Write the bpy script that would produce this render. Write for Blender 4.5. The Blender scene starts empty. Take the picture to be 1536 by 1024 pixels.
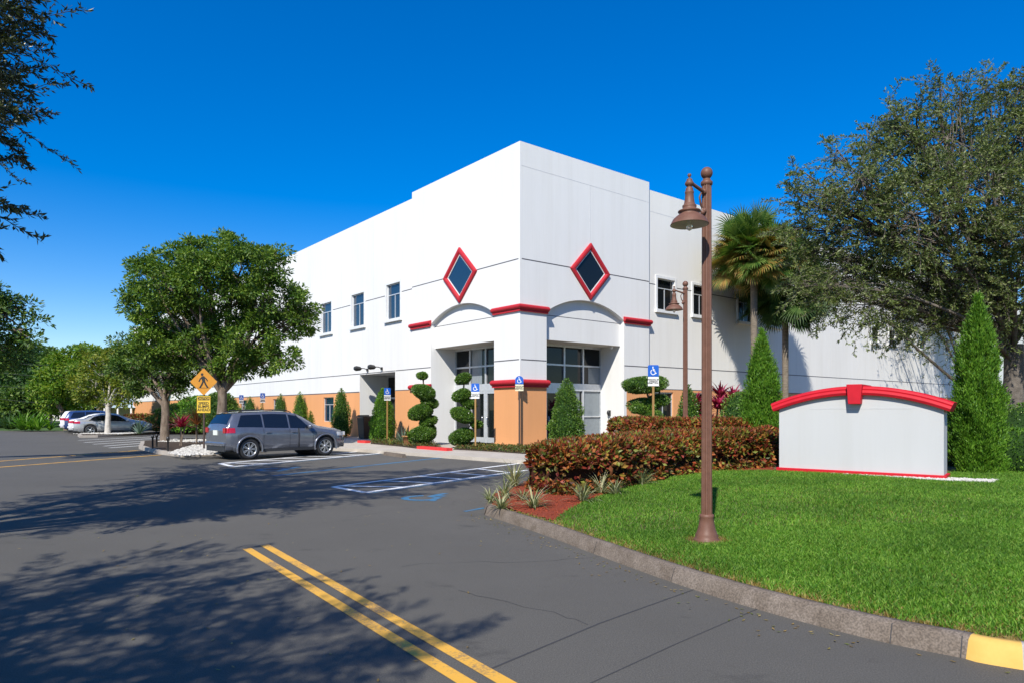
import bpy, math, random
import numpy as np
from mathutils import Vector, Matrix, noise
random.seed(7)
rng = np.random.default_rng(11)
S = bpy.context.scene
COL = S.collection
PI = math.pi
# ------------------------------------------------------------------ camera
cam_d = bpy.data.cameras.new('camera')
cam = bpy.data.objects.new('camera', cam_d); COL.objects.link(cam)
cam.location = (0, 0, 1.7); cam.rotation_euler = (PI/2, 0, 0)
cam_d.sensor_width = 36; cam_d.lens = 24.0; cam_d.shift_y = 102/1536
cam_d.clip_start = .05; cam_d.clip_end = 4000
S.camera = cam
# ------------------------------------------------------------------ sky and sun
SUNV = Vector((-.334, -1.045, 1.0)).normalized()
elev = math.asin(SUNV.z); az = math.atan2(SUNV.x, SUNV.y)
w = bpy.data.worlds.new('World'); S.world = w; w.use_nodes = True
nt = w.node_tree; nt.nodes.clear()
out = nt.nodes.new('ShaderNodeOutputWorld'); bg = nt.nodes.new('ShaderNodeBackground')
sky = nt.nodes.new('ShaderNodeTexSky'); sky.sky_type = 'NISHITA'; sky.sun_disc = False
sky.sun_elevation = elev; sky.sun_rotation = az; sky.altitude = 0; sky.air_density = 1.0; sky.dust_density = .15; sky.ozone_density = 4.0
hs = nt.nodes.new('ShaderNodeHueSaturation'); hs.inputs['Saturation'].default_value = 1.62; hs.inputs['Hue'].default_value = .514; hs.inputs['Value'].default_value = 1.16
gm = nt.nodes.new('ShaderNodeGamma'); gm.inputs['Gamma'].default_value = .86
nt.links.new(sky.outputs[0], gm.inputs[0]); nt.links.new(gm.outputs[0], hs.inputs['Color'])
nt.links.new(hs.outputs[0], bg.inputs[0]); bg.inputs[1].default_value = .14
nt.links.new(bg.outputs[0], out.inputs[0])
sd = bpy.data.lights.new('sun', 'SUN'); sd.energy = 5.0; sd.angle = math.radians(.5); sd.color = (1, .95, .86)
so = bpy.data.objects.new('sun', sd); COL.objects.link(so); so.location = (-20, -60, 60)
so.rotation_euler = SUNV.to_track_quat('Z', 'Y').to_euler()
S.view_settings.view_transform = 'Standard'; S.view_settings.look = 'None'
S.view_settings.exposure = .35; S.view_settings.gamma = 1.0

# ------------------------------------------------------------------ surveying: image column/row -> metres on a known ground level
F, HC, HY = 1024.0, 1.7, 614.0
def G(px, py, z=0.0):
    D = (HC-z)*F/(py-HY); return ((px-768)/F*D, D)
def X(px, D): return (px-768)/F*D
def Z(py, D): return HC + D*(HY-py)/F

# ------------------------------------------------------------------ materials
MATS = {}
def new_mat(name):
    m = bpy.data.materials.new(name); m.use_nodes = True; t = m.node_tree
    b = t.nodes['Principled BSDF']; MATS[name] = m
    return m, t, b
def N(t, kind, **kw):
    n = t.nodes.new(kind)
    for k, v in kw.items():
        if k in n.inputs: n.inputs[k].default_value = v
        else: setattr(n, k, v)
    return n
def coord(t, scale=(1,1,1)):
    g = t.nodes.new('ShaderNodeNewGeometry'); mp = t.nodes.new('ShaderNodeMapping'); mp.inputs['Scale'].default_value = scale
    t.links.new(g.outputs['Position'], mp.inputs[0]); return mp.outputs[0]
def ramp(t, src, stops):
    r = t.nodes.new('ShaderNodeValToRGB'); t.links.new(src, r.inputs[0]); e = r.color_ramp.elements
    while len(e) < len(stops): e.new(.5)
    for i, (p, c) in enumerate(stops): e[i].position = p; e[i].color = (*c, 1) if len(c) == 3 else c
    return r.outputs[0]
def mixc(t, fac, a, b, mode='MIX'):
    m = t.nodes.new('ShaderNodeMix'); m.data_type = 'RGBA'; m.blend_type = mode
    for s, v in ((m.inputs[0], fac), (m.inputs[6], a), (m.inputs[7], b)):
        if hasattr(v, 'is_linked'): t.links.new(v, s)
        elif isinstance(v, (int, float)): s.default_value = v
        else: s.default_value = (*v, 1)
    return m.outputs[2]
def bump(t, b, src, strength=.3, dist=.01):
    n = t.nodes.new('ShaderNodeBump'); n.inputs['Strength'].default_value = strength; n.inputs['Distance'].default_value = dist
    t.links.new(src, n.inputs['Height']); t.links.new(n.outputs[0], b.inputs['Normal'])
def noisy(name, c1, c2, scale=3.0, rough=.8, bs=.2, bscale=60, bdist=.004, detail=4, stretch=(1,1,1), spec=.3, metallic=0.0, speck=None):
    m, t, b = new_mat(name)
    co = coord(t, stretch)
    n = N(t, 'ShaderNodeTexNoise', Scale=scale, Detail=detail, Roughness=.6); t.links.new(co, n.inputs['Vector'])
    c = ramp(t, n.outputs[0], [(.3, c1), (.7, c2)])
    if speck:
        s = N(t, 'ShaderNodeTexNoise', Scale=speck[0], Detail=2); t.links.new(coord(t), s.inputs['Vector'])
        r = ramp(t, s.outputs[0], [(.35, (speck[1],)*3), (.65, (speck[2],)*3)])
        c = mixc(t, 1.0, c, r, 'MULTIPLY')
    t.links.new(c, b.inputs['Base Color'])
    b.inputs['Roughness'].default_value = rough; b.inputs['Specular IOR Level'].default_value = spec; b.inputs['Metallic'].default_value = metallic
    if bs:
        n2 = N(t, 'ShaderNodeTexNoise', Scale=bscale, Detail=3); t.links.new(coord(t), n2.inputs['Vector']); bump(t, b, n2.outputs[0], bs, bdist)
    return m
def plain(name, c, rough=.5, metallic=0.0, spec=.5, coat=0.0):
    m, t, b = new_mat(name)
    n = N(t, 'ShaderNodeTexNoise', Scale=7.0, Detail=3); t.links.new(coord(t), n.inputs['Vector'])
    col = ramp(t, n.outputs[0], [(.3, tuple(x*.92 for x in c)), (.7, tuple(min(1, x*1.06) for x in c))])
    t.links.new(col, b.inputs['Base Color'])
    b.inputs['Roughness'].default_value = rough; b.inputs['Metallic'].default_value = metallic
    b.inputs['Specular IOR Level'].default_value = spec; b.inputs['Coat Weight'].default_value = coat; b.inputs['Coat Roughness'].default_value = .03
    return m
def leafm(name, cols, transl=.25, rough=.5, spec=.35):
    """cols: list of colours spread randomly leaf by leaf"""
    m, t, b = new_mat(name)
    g = t.nodes.new('ShaderNodeNewGeometry')
    k = len(cols)
    c = ramp(t, g.outputs['Random Per Island'], [((i+.5)/k, cols[i]) for i in range(k)])
    n = N(t, 'ShaderNodeTexNoise', Scale=.9, Detail=2); t.links.new(g.outputs['Position'], n.inputs['Vector'])
    r = ramp(t, n.outputs[0], [(.3, (.75, .78, .7)), (.7, (1.25, 1.2, 1.1))])
    c = mixc(t, 1.0, c, r, 'MULTIPLY')
    t.links.new(c, b.inputs['Base Color']); b.inputs['Roughness'].default_value = rough; b.inputs['Specular IOR Level'].default_value = spec
    tr = t.nodes.new('ShaderNodeBsdfTranslucent'); t.links.new(mixc(t, 1.0, c, (1.3, 1.4, .6), 'MULTIPLY'), tr.inputs[0])
    mx = t.nodes.new('ShaderNodeMixShader'); mx.inputs[0].default_value = transl
    t.links.new(b.outputs[0], mx.inputs[1]); t.links.new(tr.outputs[0], mx.inputs[2])
    t.links.new(mx.outputs[0], t.nodes['Material Output'].inputs[0]); return m

def asphalt_mat():
    m, t, b = new_mat('asphalt')
    co = coord(t)
    n = N(t, 'ShaderNodeTexNoise', Scale=.35, Detail=6, Roughness=.65); t.links.new(co, n.inputs['Vector'])
    c = ramp(t, n.outputs[0], [(.25, (.098, .091, .077)), (.75, (.122, .114, .098))])
    s = N(t, 'ShaderNodeTexNoise', Scale=95.0, Detail=3, Roughness=.75); t.links.new(co, s.inputs['Vector'])
    c = mixc(t, 1.0, c, ramp(t, s.outputs[0], [(.3, (.62, .62, .62)), (.5, (.98, .98, .98)), (.72, (1.5, 1.5, 1.5))]), 'MULTIPLY')
    v = N(t, 'ShaderNodeTexVoronoi', Scale=260.0); t.links.new(co, v.inputs['Vector'])
    c = mixc(t, 1.0, c, ramp(t, v.outputs['Distance'], [(.0, (1.25, 1.25, 1.25)), (.5, (.85, .85, .85))]), 'MULTIPLY')
    # oil drips and stains in the stalls
    o = N(t, 'ShaderNodeTexNoise', Scale=1.1, Detail=5, Roughness=.7); t.links.new(coord(t, (1, 1.6, 1)), o.inputs['Vector'])
    c = mixc(t, 1.0, c, ramp(t, o.outputs[0], [(.26, (.62, .62, .63)), (.40, (1, 1, 1)), (1, (1, 1, 1))]), 'MULTIPLY')
    t.links.new(c, b.inputs['Base Color']); b.inputs['Roughness'].default_value = .82; b.inputs['Specular IOR Level'].default_value = .35
    bump(t, b, s.outputs[0], .55, .006)
    return m
def paint_mat(name, c, wear=.5):
    m, t, b = new_mat(name)
    n = N(t, 'ShaderNodeTexNoise', Scale=38.0, Detail=5, Roughness=.75); t.links.new(coord(t), n.inputs['Vector'])
    n2 = N(t, 'ShaderNodeTexNoise', Scale=2.2, Detail=3); t.links.new(coord(t), n2.inputs['Vector'])
    f = t.nodes.new('ShaderNodeMath'); f.operation = 'ADD'; t.links.new(n.outputs[0], f.inputs[0]); t.links.new(n2.outputs[0], f.inputs[1])
    fac = ramp(t, f.outputs[0], [(wear*.75, (0, 0, 0)), (wear*.75+.16, (1, 1, 1))])
    f.use_clamp = False
    h = t.nodes.new('ShaderNodeMath'); h.operation = 'MULTIPLY'; h.inputs[1].default_value = .5
    t.links.new(f.outputs[0], h.inputs[0]); t.links.remove(t.nodes[fac.node.name].inputs[0].links[0]); t.links.new(h.outputs[0], fac.node.inputs[0])
    col = mixc(t, fac, (.1, .1, .1), c)
    t.links.new(col, b.inputs['Base Color']); b.inputs['Roughness'].default_value = .7
    bump(t, b, n.outputs[0], .3, .004)
    return m
def wall_mat(name, c, streak=.06):
    m, t, b = new_mat(name)
    n = N(t, 'ShaderNodeTexNoise', Scale=.5, Detail=5, Roughness=.6); t.links.new(coord(t, (1, 1, .25)), n.inputs['Vector'])
    c1 = tuple(x*(1-streak) for x in c)
    col = ramp(t, n.outputs[0], [(.3, c1), (.7, c)])
    s = N(t, 'ShaderNodeTexNoise', Scale=2.5, Detail=6, Roughness=.7); t.links.new(coord(t, (1, 1, .05)), s.inputs['Vector'])
    col = mixc(t, 1.0, col, ramp(t, s.outputs[0], [(.25, (.945, .94, .925)), (.55, (1, 1, 1))]), 'MULTIPLY')
    t.links.new(col, b.inputs['Base Color']); b.inputs['Roughness'].default_value = .75; b.inputs['Specular IOR Level'].default_value = .25
    f = N(t, 'ShaderNodeTexNoise', Scale=70.0, Detail=3); t.links.new(coord(t), f.inputs['Vector']); bump(t, b, f.outputs[0], .25, .004)
    return m
def glass_mat(name, c=(.012, .016, .022), rough=.02, wob=.02, sp=.75):
    m, t, b = new_mat(name); b.inputs['Base Color'].default_value = (*c, 1); b.inputs['Roughness'].default_value = rough
    b.inputs['Specular IOR Level'].default_value = sp; b.inputs['IOR'].default_value = 1.55
    n = N(t, 'ShaderNodeTexNoise', Scale=1.3, Detail=1); t.links.new(coord(t), n.inputs['Vector']); bump(t, b, n.outputs[0], wob, .05)
    return m
asphalt_mat()
wall_mat('wall_white', (.745, .74, .715)); wall_mat('wall_cream', (.77, .75, .70)); wall_mat('wall_orange', (.72, .345, .15), .08); wall_mat('wall_sign', (.49, .495, .49), .05)
noisy('soffit', (.62, .57, .48), (.68, .63, .55), 2)
noisy('concrete', (.40, .355, .295), (.49, .44, .375), 1.2, .85, .3, 60, speck=(40, .9, 1.08))
noisy('concrete_old', (.115, .09, .068), (.19, .155, .125), 5, .9, .6, 45, .008, speck=(70, .72, 1.3))
noisy('kerb_grey', (.31, .27, .23), (.41, .37, .32), 2, .9, .4, 60, speck=(40, .88, 1.1))
paint_mat('white_paint', (.78, .78, .76), .36); paint_mat('blue_paint', (.03, .15, .28), .43); paint_mat('yellow_paint', (.72, .38, .045), .46)
noisy('kerb_yellow', (.55, .33, .07), (.66, .42, .11), 3, .7, .3); noisy('kerb_red', (.55, .03, .03), (.68, .05, .045), 6, .7, .3)
plain('trim_red', (.44, .022, .032), .6, 0, .25); plain('sign_red', (.50, .010, .022), .6, 0, .25); plain('groove', (.09, .09, .1), .9); plain('groove_pale', (.6, .6, .6), .9)
plain('silver', (.62, .64, .66), .35, .4); plain('frame_white', (.72, .72, .70), .5)
glass_mat('glass', (.01, .03, .06), sp=1.0); glass_mat('glass_dark', (.008, .01, .012), sp=.3); plain('glass_grey', (.22, .25, .27), .15)
noisy('lamp_brown', (.13, .062, .04), (.17, .082, .055), 12, .5, .2, 90, .001); plain('lamp_inside', (.55, .5, .4), .5); plain('dark_metal', (.02, .02, .02), .4)
plain('post_wood', (.30, .17, .05), .6); plain('post_dark', (.05, .03, .022), .6); plain('sign_blue', (.01, .10, .46), .4); plain('sign_white', (.75, .75, .72), .4); plain('sign_cream', (.66, .62, .42), .4)
plain('sign_yellow_shaded', (.50, .21, .012), .5); plain('sign_lemon', (.62, .40, .03), .5); plain('black', (.012, .012, .012), .5)  # diamond yellow is lowered, with the tree shade put into its colour
noisy('bark', (.10, .07, .05), (.24, .19, .145), 6, .9, .8, 25, .02, stretch=(1, 1, .4)); noisy('bark_oak', (.08, .068, .055), (.17, .145, .12), 7, .9, .9, 25, .02); noisy('bark_white', (.40, .36, .30), (.60, .56, .50), 5, .9, .6, 25, .01)
noisy('bark_dark', (.045, .035, .028), (.11, .09, .07), 7, .9, .9, 25, .02, stretch=(1, 1, .3)); noisy('palm_bark', (.12, .10, .075), (.24, .20, .155), 9, .95, .9, 16, .03, stretch=(.4, .4, 2.2))
noisy('mulch_red', (.16, .028, .012), (.36, .07, .03), 30, .95, 1.0, 60, .02, speck=(90, .5, 1.4)); noisy('mulch_dark', (.03, .02, .014), (.08, .055, .035), 20, .95, 1.0, 50, .02)
noisy('soil', (.11, .08, .045), (.20, .15, .08), 12, .95, .8, 50, .01); noisy('ground_green', (.045, .09, .018), (.07, .13, .025), 2, .95, .6, 30, .02)
noisy('rock_white', (.36, .34, .30), (.62, .60, .55), 14, .9, .4)
plain('core_shade_green', (.022, .05, .012), .95, 0, .1); plain('core_shade_copper', (.045, .018, .012), .95, 0, .1)  # matte core colours, darkened to paint in the shade between leaves
leafm('grass', [(.045, .13, .010), (.075, .20, .014), (.12, .27, .022), (.20, .33, .05)], .3, .55, .3)
leafm('grass_dry', [(.20, .13, .03), (.30, .20, .07), (.11, .15, .02), (.36, .27, .12)], .2)
leafm('leaf_tree', [(.045, .105, .014), (.075, .155, .018), (.12, .21, .026), (.19, .27, .04)], .3)
leafm('leaf_tree2', [(.035, .085, .014), (.055, .12, .018), (.085, .155, .022), (.13, .20, .03)], .28)
leafm('leaf_bright', [(.07, .16, .012), (.10, .20, .016), (.15, .25, .02), (.22, .28, .03)], .35)
leafm('leaf_yellow', [(.10, .15, .015), (.16, .20, .02), (.26, .26, .03), (.10, .17, .02)], .35)
leafm('leaf_oak', [(.07, .105, .03), (.105, .15, .042), (.15, .20, .06), (.24, .27, .11)], .3, .45, .4)
leafm('leaf_near', [(.030, .048, .016), (.045, .066, .022), (.06, .08, .03), (.10, .11, .05)], .2, .35, .5)
leafm('leaf_far', [(.02, .055, .014), (.03, .075, .018), (.045, .10, .022), (.06, .12, .025)], .25)
leafm('leaf_thuja', [(.05, .14, .010), (.075, .19, .014), (.11, .25, .018), (.16, .30, .03)], .3)
leafm('leaf_ficus', [(.04, .10, .012), (.06, .14, .016), (.09, .19, .022), (.16, .26, .04)], .2, .35, .5)
leafm('leaf_copper', [(.12, .016, .014), (.24, .045, .018), (.32, .11, .025), (.06, .02, .014), (.15, .17, .025), (.34, .17, .04), (.30, .05, .04), (.05, .085, .014), (.17, .03, .022), (.04, .06, .012), (.20, .22, .04)], .2, .45, .25)
leafm('leaf_ti', [(.22, .008, .04), (.34, .015, .07), (.13, .01, .03), (.42, .05, .12)], .25, .3)
leafm('leaf_bronze', [(.24, .08, .03), (.14, .12, .02), (.36, .14, .05)], .25)
leafm('leaf_lily', [(.22, .25, .12), (.36, .36, .22), (.46, .44, .30), (.14, .17, .07)], .25)
leafm('leaf_agave', [(.12, .19, .15), (.17, .24, .19)], .15)
leafm('leaf_gold', [(.30, .30, .05), (.12, .17, .03), (.42, .36, .10)], .25)
leafm('palm_green', [(.04, .10, .018), (.07, .145, .025), (.11, .19, .035), (.16, .23, .06)], .25, .4, .4)
leafm('palm_shaded', [(.025, .06, .014), (.04, .085, .02), (.055, .10, .025)], .2)  # palm green with the shade of the oak put into the colour
leafm('palm_brown', [(.28, .17, .045), (.20, .12, .03), (.34, .24, .07), (.14, .16, .03), (.20, .20, .05)], .25)
leafm('groundcover', [(.06, .09, .02), (.10, .12, .02), (.14, .06, .02), (.05, .09, .02)], .2)
leafm('leaf_oak2', [(.03, .05, .02), (.045, .065, .025)], .1)
plain('suv_paint', (.16, .17, .2), .26, .5, .5, 1.0); plain('silver_paint', (.48, .49, .50), .28, .5, .5, 1.0); plain('white_car', (.72, .72, .72), .3, 0, .5, 1.0)
plain('blue_car', (.02, .05, .16), .3, .2, .5, 1.0); plain('rubber', (.018, .018, .019), .75); plain('plastic', (.025, .025, .027), .55); plain('alloy', (.58, .59, .60), .3, .75)
plain('tail_red', (.42, .008, .012), .18, 0, .6, 1.0); plain('lens', (.6, .6, .6), .1, .2); plain('plate', (.65, .68, .62), .5); plain('chrome', (.7, .7, .7), .15, .9)
glass_mat('car_glass', (.008, .010, .014), .02, 0); plain('roof_metal', (.42, .52, .56), .5); plain('stucco_far', (.55, .53, .50), .8); plain('bollard_yellow', (.78, .42, .03), .5)
plain('bin_black', (.02, .021, .022), .35); noisy('terracotta', (.42, .19, .08), (.5, .24, .11), 6, .8); noisy('twig', (.30, .27, .22), (.42, .38, .32), 8, .9, .3)
noisy('roofing', (.4, .4, .4), (.5, .5, .5), 3)

# ------------------------------------------------------------------ mesh builder
class MB:
    def __init__(s): s.v = []; s.n = 0; s.f = []; s.sm = []
    def add(s, V, Fc, smooth=False):
        V = np.asarray(V, float).reshape(-1, 3); o = s.n; s.v.append(V); s.n += len(V)
        if isinstance(Fc, np.ndarray): s.f.append(Fc + o); s.sm.append(np.full(len(Fc), smooth))
        else:
            by = {}
            for f in Fc: by.setdefault(len(f), []).append(f)
            for k, fs in by.items(): s.f.append(np.array(fs) + o); s.sm.append(np.full(len(fs), smooth))
        return s
    def merge(s, o):
        s.f += [f+s.n for f in o.f]; s.v += o.v; s.sm += o.sm; s.n += o.n
        if getattr(o, 'core', None):
            if not getattr(s, 'core', None): s.core = MB()
            s.core.merge(o.core)
    def box(s, c, d, rz=0.0, M=None):
        hx, hy, hz = d[0]/2, d[1]/2, d[2]/2
        V = [(x, y, z) for z in (-hz, hz) for y in (-hy, hy) for x in (-hx, hx)]
        m = M if M else Matrix.Rotation(rz, 3, 'Z')
        V = [Vector(c) + m @ Vector(p) for p in V]
        return s.add([tuple(p) for p in V], [(0, 2, 3, 1), (4, 5, 7, 6), (0, 1, 5, 4), (2, 6, 7, 3), (0, 4, 6, 2), (1, 3, 7, 5)])
    def tube(s, pts, rad, seg=8, cap=True, smooth=True):
        pts = [Vector(p) for p in pts]; n = len(pts)
        if not hasattr(rad, '__len__'): rad = [rad]*n
        V = []; ref = None
        for i, p in enumerate(pts):
            t = (pts[min(i+1, n-1)] - pts[max(i-1, 0)]).normalized()
            if ref is None: ref = t.orthogonal().normalized()
            ref = (ref - t*ref.dot(t)).normalized(); b = t.cross(ref)
            for k in range(seg):
                a = 2*PI*k/seg; V.append(tuple(p + (ref*math.cos(a) + b*math.sin(a))*rad[i]))
        Fc = [(i*seg+k, i*seg+(k+1) % seg, (i+1)*seg+(k+1) % seg, (i+1)*seg+k) for i in range(n-1) for k in range(seg)]
        s.add(V, Fc, smooth)
        if cap: s.add(V[:seg], [tuple(range(seg-1, -1, -1))]); s.add(V[-seg:], [tuple(range(seg))])
        return s
    def lathe(s, prof, c=(0, 0, 0), seg=24, flute=0, smooth=True, squash=1.0, cap=True):
        V = []
        for r, z in prof:
            for k in range(seg):
                a = 2*PI*k/seg; rr = r*(1 - (flute if (k % 4) in (0,) else 0))
                V.append((c[0]+rr*math.cos(a), c[1]+rr*squash*math.sin(a), c[2]+z))
        n = len(prof)
        s.add(V, [(i*seg+k, i*seg+(k+1) % seg, (i+1)*seg+(k+1) % seg, (i+1)*seg+k) for i in range(n-1) for k in range(seg)], smooth)
        if cap and prof[0][0] > 1e-4: s.add(V[:seg], [tuple(range(seg-1, -1, -1))])
        if cap and prof[-1][0] > 1e-4: s.add(V[-seg:], [tuple(range(seg))])
        return s
    def poly(s, pts2, z0, z1, M=None):
        """closed prism from a 2D outline"""
        n = len(pts2)
        V = [(x, y, z0) for x, y in pts2] + [(x, y, z1) for x, y in pts2]
        if M: V = [tuple(M @ Vector(p)) for p in V]
        a = sum(pts2[i][0]*pts2[(i+1) % n][1]-pts2[(i+1) % n][0]*pts2[i][1] for i in range(n))
        idx = list(range(n)) if a > 0 else list(range(n-1, -1, -1))
        Fc = [tuple(n+i for i in idx), tuple(reversed(idx))] + [(idx[i], idx[(i+1) % n], n+idx[(i+1) % n], n+idx[i]) for i in range(n)]
        return s.add(V, Fc)
    def build(s, name, mat, parent=None, bevel=0, **tags):
        me = bpy.data.meshes.new(name)
        if s.n:
            V = np.concatenate(s.v); me.vertices.add(len(V)); me.vertices.foreach_set('co', V.ravel())
            loops = np.concatenate([f.ravel() for f in s.f]); tot = np.concatenate([np.full(len(f), f.shape[1]) for f in s.f])
            me.loops.add(len(loops)); me.loops.foreach_set('vertex_index', loops.astype(np.int32))
            me.polygons.add(len(tot)); st = np.concatenate([[0], np.cumsum(tot)[:-1]])
            me.polygons.foreach_set('loop_start', st.astype(np.int32)); me.polygons.foreach_set('loop_total', tot.astype(np.int32))
            me.polygons.foreach_set('use_smooth', np.concatenate(s.sm)); me.update(calc_edges=True); me.validate()
        me.materials.append(MATS[mat] if isinstance(mat, str) else mat)
        o = bpy.data.objects.new(name, me); COL.objects.link(o)
        if parent: o.parent = parent
        if bevel:
            b = o.modifiers.new('bevel', 'BEVEL'); b.width = bevel; b.segments = 2; b.limit_method = 'ANGLE'
        for k, v in tags.items(): o[k] = v
        if getattr(s, 'core', None): s.core.build('shade_core', 'core_shade_green', parent)  # solid core, painted dark as the shaded inside of the plant
        return o
def thing(name, label, cat, loc=(0, 0, 0), rz=0.0, group=None):
    o = bpy.data.objects.new(name, None); COL.objects.link(o); o.location = loc; o.rotation_euler = (0, 0, rz)
    o['label'] = label; o['category'] = cat; o.empty_display_size = .3
    if group: o['group'] = group
    return o
def dup(root, loc, rz, label, group=None, scale=None):
    r = root.copy(); COL.objects.link(r); r.location = loc; r.rotation_euler = (0, 0, rz); r['label'] = label
    if group: r['group'] = group
    if scale: r.scale = (scale,)*3 if not hasattr(scale, '__len__') else scale
    def rec(a, b):
        for ch in list(a.children):
            c = ch.copy(); COL.objects.link(c); c.parent = b; rec(ch, c)
    rec(root, r); return r
def struct(name, mb, mat, kind='structure', **k): return mb.build(name, mat, kind=kind, **k)
_txt = {}
def lettering(txt, size, mat, parent, M, name='lettering', align='CENTER'):
    c = bpy.data.curves.new('txt', 'FONT'); c.body = txt; c.size = size; c.extrude = .002; c.align_x = align; c.align_y = 'CENTER'; c.space_line = .85
    c.offset = size*.02
    o = bpy.data.objects.new('txt', c); COL.objects.link(o)
    dg = bpy.context.evaluated_depsgraph_get(); me = bpy.data.meshes.new_from_object(o.evaluated_get(dg)); bpy.data.objects.remove(o)
    me.transform(M); me.materials.clear(); me.materials.append(MATS[mat])
    q = bpy.data.objects.new(name, me); COL.objects.link(q); q.parent = parent; return q

# ------------------------------------------------------------------ foliage helpers
def unit(v): return v/np.maximum(np.linalg.norm(v, axis=-1, keepdims=True), 1e-9)
def add_leaves(mb, P, D, L, W, up=.5, outw=None, jit=.6):
    n = len(P); D = unit(D)
    n0 = rng.normal(size=(n, 3))*jit + np.array([0, 0, up])
    if outw is not None: n0 += outw*.6
    sd = unit(np.cross(D, n0)); nn = np.cross(sd, D)
    L = np.broadcast_to(L, n)[:, None]; W = np.broadcast_to(W, n)[:, None]
    V = np.empty((n, 4, 3))
    V[:, 0] = P; V[:, 1] = P + D*L*.5 + sd*W*.5 - nn*W*.12; V[:, 2] = P + D*L; V[:, 3] = P + D*L*.5 - sd*W*.5 - nn*W*.12
    mb.add(V.reshape(-1, 3), np.arange(n*4).reshape(n, 4), False)
def sprigs(mb, C, DIR, n, length, leafL, leafW, spread=.12, up=.5):
    """n leaves along a short twig at each of the points C heading DIR"""
    m = len(C); DIR = unit(DIR); t = rng.random((m, n, 1))
    P = C[:, None] + DIR[:, None]*(t-.4)*length + rng.normal(size=(m, n, 3))*spread
    D = DIR[:, None]*.7 + rng.normal(size=(m, n, 3))*.75
    ow = np.broadcast_to(DIR[:, None], P.shape).reshape(-1, 3)
    add_leaves(mb, P.reshape(-1, 3), D.reshape(-1, 3), leafL*(.7+.6*rng.random(m*n)), leafW*(.7+.6*rng.random(m*n)), up, ow)
def crown_points(blobs, dens, inner=.45, gap=.0, seed=0.0):
    """points spread through the outer volume of several lumps (x,y,z,r[,squash])"""
    Ps = []; Ds = []
    B = np.array([b[:4] for b in blobs])
    for b in blobs:
        x, y, z, r = b[:4]; sq = b[4] if len(b) > 4 else .8
        k = int(dens*4*PI*r*r)
        d = unit(rng.normal(size=(k, 3))); rad = inner + (1-inner)*rng.random((k, 1))**.55
        lump = np.array([noise.noise(Vector(q)*2.2/1.0 + Vector((x+seed, y, z))) for q in d])[:, None]
        rad = rad*(1 + .45*lump)
        p = np.array([x, y, z]) + d*rad*r*np.array([1, 1, sq])
        if gap > 0:
            nz = np.array([noise.noise(Vector(q)*(1.4/max(.5, r*.5)) + Vector((seed, 3, 5))) for q in p]); keep = nz > -gap
            p, d = p[keep], d[keep]
        # drop points deep inside another lump
        dist = np.min([np.where(np.abs(B[i, :3]-np.array([x, y, z])).sum() < 1e-6, 9, np.linalg.norm(p-B[i, :3], axis=1)/B[i, 3]) for i in range(len(B))], axis=0)
        keep = dist > .5
        Ps.append(p[keep]); Ds.append(d[keep])
    return np.concatenate(Ps), np.concatenate(Ds)
def clumps(mb, C, DIR, n, r, leafL, leafW, up=.5):
    """domed tufts of leaves, radius r, one at each point of C"""
    m = len(C); DIR = unit(DIR); rr = r*(.6+.8*rng.random((m, 1, 1)))
    q = unit(rng.normal(size=(m, n, 3)) + np.array([0, 0, .35]) + DIR[:, None]*.5); rad = rng.random((m, n, 1))**.45
    P = C[:, None] + q*rad*rr*np.array([1, 1, .62]); D = q + rng.normal(size=(m, n, 3))*.45 - np.array([0, 0, .25])
    add_leaves(mb, P.reshape(-1, 3), D.reshape(-1, 3), leafL*(.65+.7*rng.random(m*n)), leafW*(.65+.7*rng.random(m*n)), up, q.reshape(-1, 3), .45)
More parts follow.
